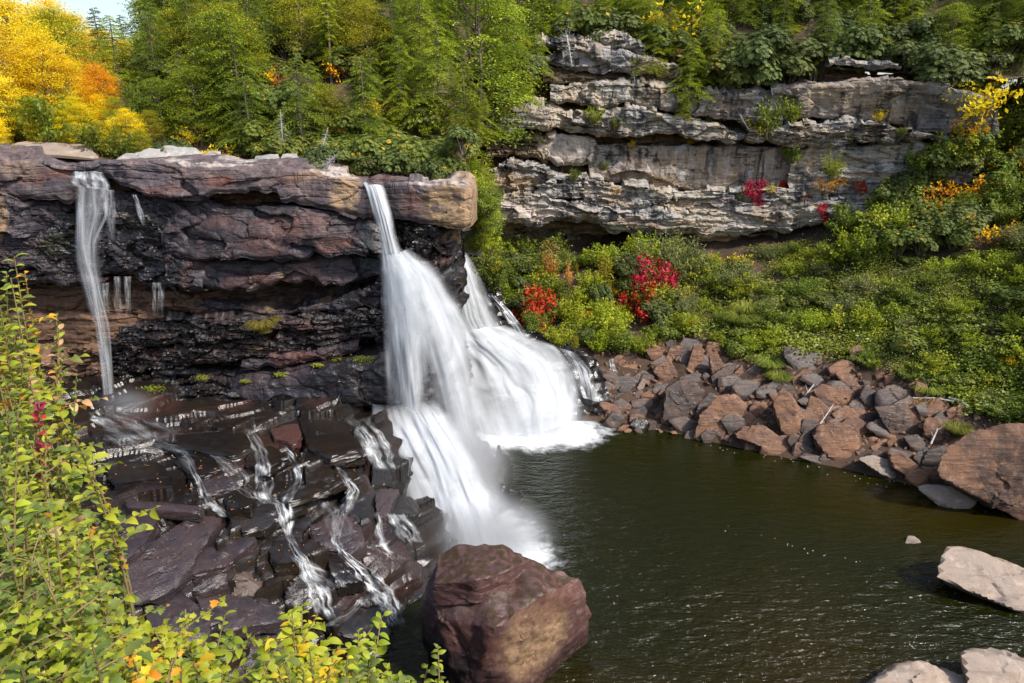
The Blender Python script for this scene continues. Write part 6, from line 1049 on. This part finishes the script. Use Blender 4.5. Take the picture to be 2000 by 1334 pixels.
def near_shrub(label, stems, seed, lobed, pal):
    g = np.random.default_rng(seed); base = T(*stems[0][:2], stems[0][2]); base = np.array([np.mean([T(*s)[0] for s in stems]), np.mean([T(*s)[1] for s in stems]), 0]); base[2] = float(bank_h(base[0], base[1])) - .1
    e = tag(empty('leafy_shrub', base), label, 'shrub'); tubes, leaves = [], []
    for px, py, t in stems:
        tip = T(px, py, t) - base; foot = np.array([tip[0] * .35 + g.normal(0, .1), tip[1] * .35 + g.normal(0, .1), -.05]); bank = float(bank_h(base[0] + foot[0], base[1] + foot[1])) - base[2]; foot[2] = bank - .1
        s = np.linspace(0, 1, 12)[:, None]; sag = np.array([g.normal(0, .1), g.normal(0, .1), 0]); pth = foot + (tip - foot) * s + sag * np.sin(np.pi * s) + np.array([0, 0, .12]) * np.sin(np.pi * s); tubes.append(tube(pth, np.linspace(.012, .003, 12), 5))
        ln = np.linalg.norm(tip - foot); col0 = pal[g.integers(len(pal))]; sz = g.uniform(.036, .060) * (1.15 if lobed else 1.0) * min(1.3, t / 3.6)
        twigs = [(pth, 1.0, .35)]
        for q in range(7):
            f = g.uniform(.4, .92); b = np.array([np.interp(f, s[:, 0], pth[:, i]) for i in range(3)]); az = g.uniform(0, 6.28); d = np.array([math.cos(az), math.sin(az), g.uniform(.1, .7)]); tl = g.uniform(.12, .27); tw = b + unit(d) * tl * np.linspace(0, 1, 5)[:, None] + np.array([0, 0, -.04]) * (np.linspace(0, 1, 5)[:, None] ** 2); tubes.append(tube(tw, np.linspace(.005, .0015, 5), 4)); twigs.append((tw, tl / ln, .15))
        for tw, fr, st in twigs:
            L = np.linalg.norm(np.diff(tw, axis=0), axis=1).sum() * (1 - st); k = max(4, int(min(L, .95) / .027)); ss = np.linspace(0, 1, len(tw)); start = max(st, 1 - .95 / max(L / (1 - st), .01))
            for q in range(k):
                f = start + (1 - start) * (q + .5) / k; b = np.array([np.interp(f, ss, tw[:, i]) for i in range(3)]); dr = unit(tw[-1] - tw[0]); sd = unit(np.cross(dr, [0, 0, 1.]) + 1e-6) * (1 if q % 2 else -1)
                yd = unit(sd + dr * .5 + g.normal(0, .3, 3) + [0, 0, -.12]); zd = unit(np.array([0, -.25, 1.]) + g.normal(0, .3, 3)); xd = unit(np.cross(yd, zd)); zd = np.cross(xd, yd)
                c = col0 if g.random() < .72 else pal[g.integers(len(pal))]; leaves.append((b, xd, yd, zd, sz * g.uniform(.55, 1.4) * (1 if f < .9 else .8), c))
    V, F = join(tubes); link('stem', mesh('stem', V, F, M['stem']), e)
    d = [np.linalg.norm(b + base - [0, 0, CAM_H]) for b, *_ in leaves]; order = np.argsort(d); rest = {}
    for n_, i in enumerate(order):
        b, x, y, z, sc, c = leaves[i]
        if n_ < 295:
            o = link('leaf', LEAF[(c, lobed)], e); m = Matrix(((x[0], y[0], z[0], b[0]), (x[1], y[1], z[1], b[1]), (x[2], y[2], z[2], b[2]), (0, 0, 0, 1))); o.matrix_basis = m @ Matrix.Scale(sc, 4)
        else: rest.setdefault(c, []).append((b, x, y, z, sc))
    for c, l in rest.items():
        me = LEAF[(c, lobed)]; co = np.zeros(len(me.vertices) * 3, np.float32); me.vertices.foreach_get('co', co); co = co.reshape(-1, 3); fa = np.array([list(p.vertices) for p in me.polygons]); VV, FF = [], []
        for k, (b, x, y, z, sc) in enumerate(l): VV.append(b + sc * (co[:, :1] * x + co[:, 1:2] * y + co[:, 2:] * z)); FF.append(fa + k * len(co))
        VV = np.concatenate(VV); tag(link('leaves', mesh('leaves', VV, np.concatenate(FF), M['f_' + c], attrs={'rnd': np.repeat(np.random.default_rng(k).random(len(l)), len(co))}), e), kind='stuff')
    return e
def region_stems(g, n, xr, yr, tr, left):
    out = []
    while len(out) < n:
        px, py = g.uniform(*xr), g.uniform(*yr)
        if left and px > interp(LXM, py): continue
        if not left and py < interp(BYM, px): continue
        out.append((px, py, g.uniform(*tr)))
    return out
gg = np.random.default_rng(4); LM = ['lime', 'lime', 'green', 'green']; LO = ['lime', 'green', 'lime', 'pink', 'green', 'lime', 'green', 'lime', 'lime', 'orange']; LY = ['lime', 'yellow', 'lime', 'lime', 'green', 'lime', 'orange']
for lab, n, xr, yr, tr, left, lob, pal, extra in [
    ('thin branch with orange and green leaves against the left fall', 7, (-60, 60), (490, 600), (4.6, 5.4), 1, 0, ['lime', 'green', 'lime', 'green', 'orange'], [(28, 500, 5), (48, 530, 5), (110, 615, 5.2)]),
    ('upper left shrub with orange tinged leaves below the tan recess', 9, (-60, 130), (620, 720), (4.6, 5.4), 1, 0, LO, [(115, 640, 5), (120, 690, 5)]),
    ('light green shrub whose twigs reach toward the thin fall', 11, (-60, 180), (720, 830), (4.0, 5.0), 1, 0, LM, [(150, 730, 4.6)]), ('sprig of crimson leaves in the light green shrub', 1, (60, 110), (775, 790), (4.2, 4.3), 1, 1, ['red'], []),
    ('shrub with pale hanging leaves beside the wet shelf', 11, (-60, 180), (840, 930), (3.4, 4.4), 1, 0, LM, [(150, 860, 4)]), ('shrub mixing pink and green maple leaves', 10, (-60, 220), (920, 1010), (3.6, 4.6), 1, 1, LO, [(215, 985, 4.3), (170, 1010, 4.2)]),
    ('shrub with long drooping lime leaves at the bank', 10, (-60, 190), (1010, 1100), (2.8, 3.8), 1, 0, LM, [(150, 1050, 3.4)]), ('green maple sapling on the bank', 11, (-60, 200), (1100, 1200), (3.0, 4.0), 1, 1, ['lime', 'green', 'green'], [(180, 1130, 3.8)]), ('lime maple shrub in the corner of the bank', 12, (-60, 200), (1200, 1330), (2.6, 3.6), 1, 1, ['lime', 'green', 'lime', 'lime'], []),
    ('orange and yellow leaved shrub in front of the purple slabs', 11, (180, 400), (1240, 1345), (3.0, 4.2), 0, 1, LY, [(370, 1200, 4.0), (300, 1230, 4)]), ('upright lime sprigs before the dark slabs', 11, (340, 560), (1220, 1345), (3.2, 4.2), 0, 0, ['lime', 'lime', 'green'], [(362, 1190, 4.2), (440, 1200, 4.1), (480, 1235, 4)]), ('lime and yellow sprigs before the small cascades', 12, (520, 700), (1200, 1345), (3.2, 4.2), 0, 0, ['lime', 'yellow', 'lime'], [(590, 1180, 4.2), (570, 1195, 4), (620, 1200, 4)]),
    ('lime sprigs reaching over the dark water', 11, (660, 860), (1220, 1345), (3.2, 4.2), 0, 0, ['lime', 'lime', 'green'], [(745, 1205, 4.1), (855, 1262, 4), (875, 1330, 4), (700, 1230, 4.1)])]:
    near_shrub(lab, extra + region_stems(gg, n + (3 if n > 1 else 0), xr, yr, tr, left), int(gg.integers(1e6)), lob, pal)
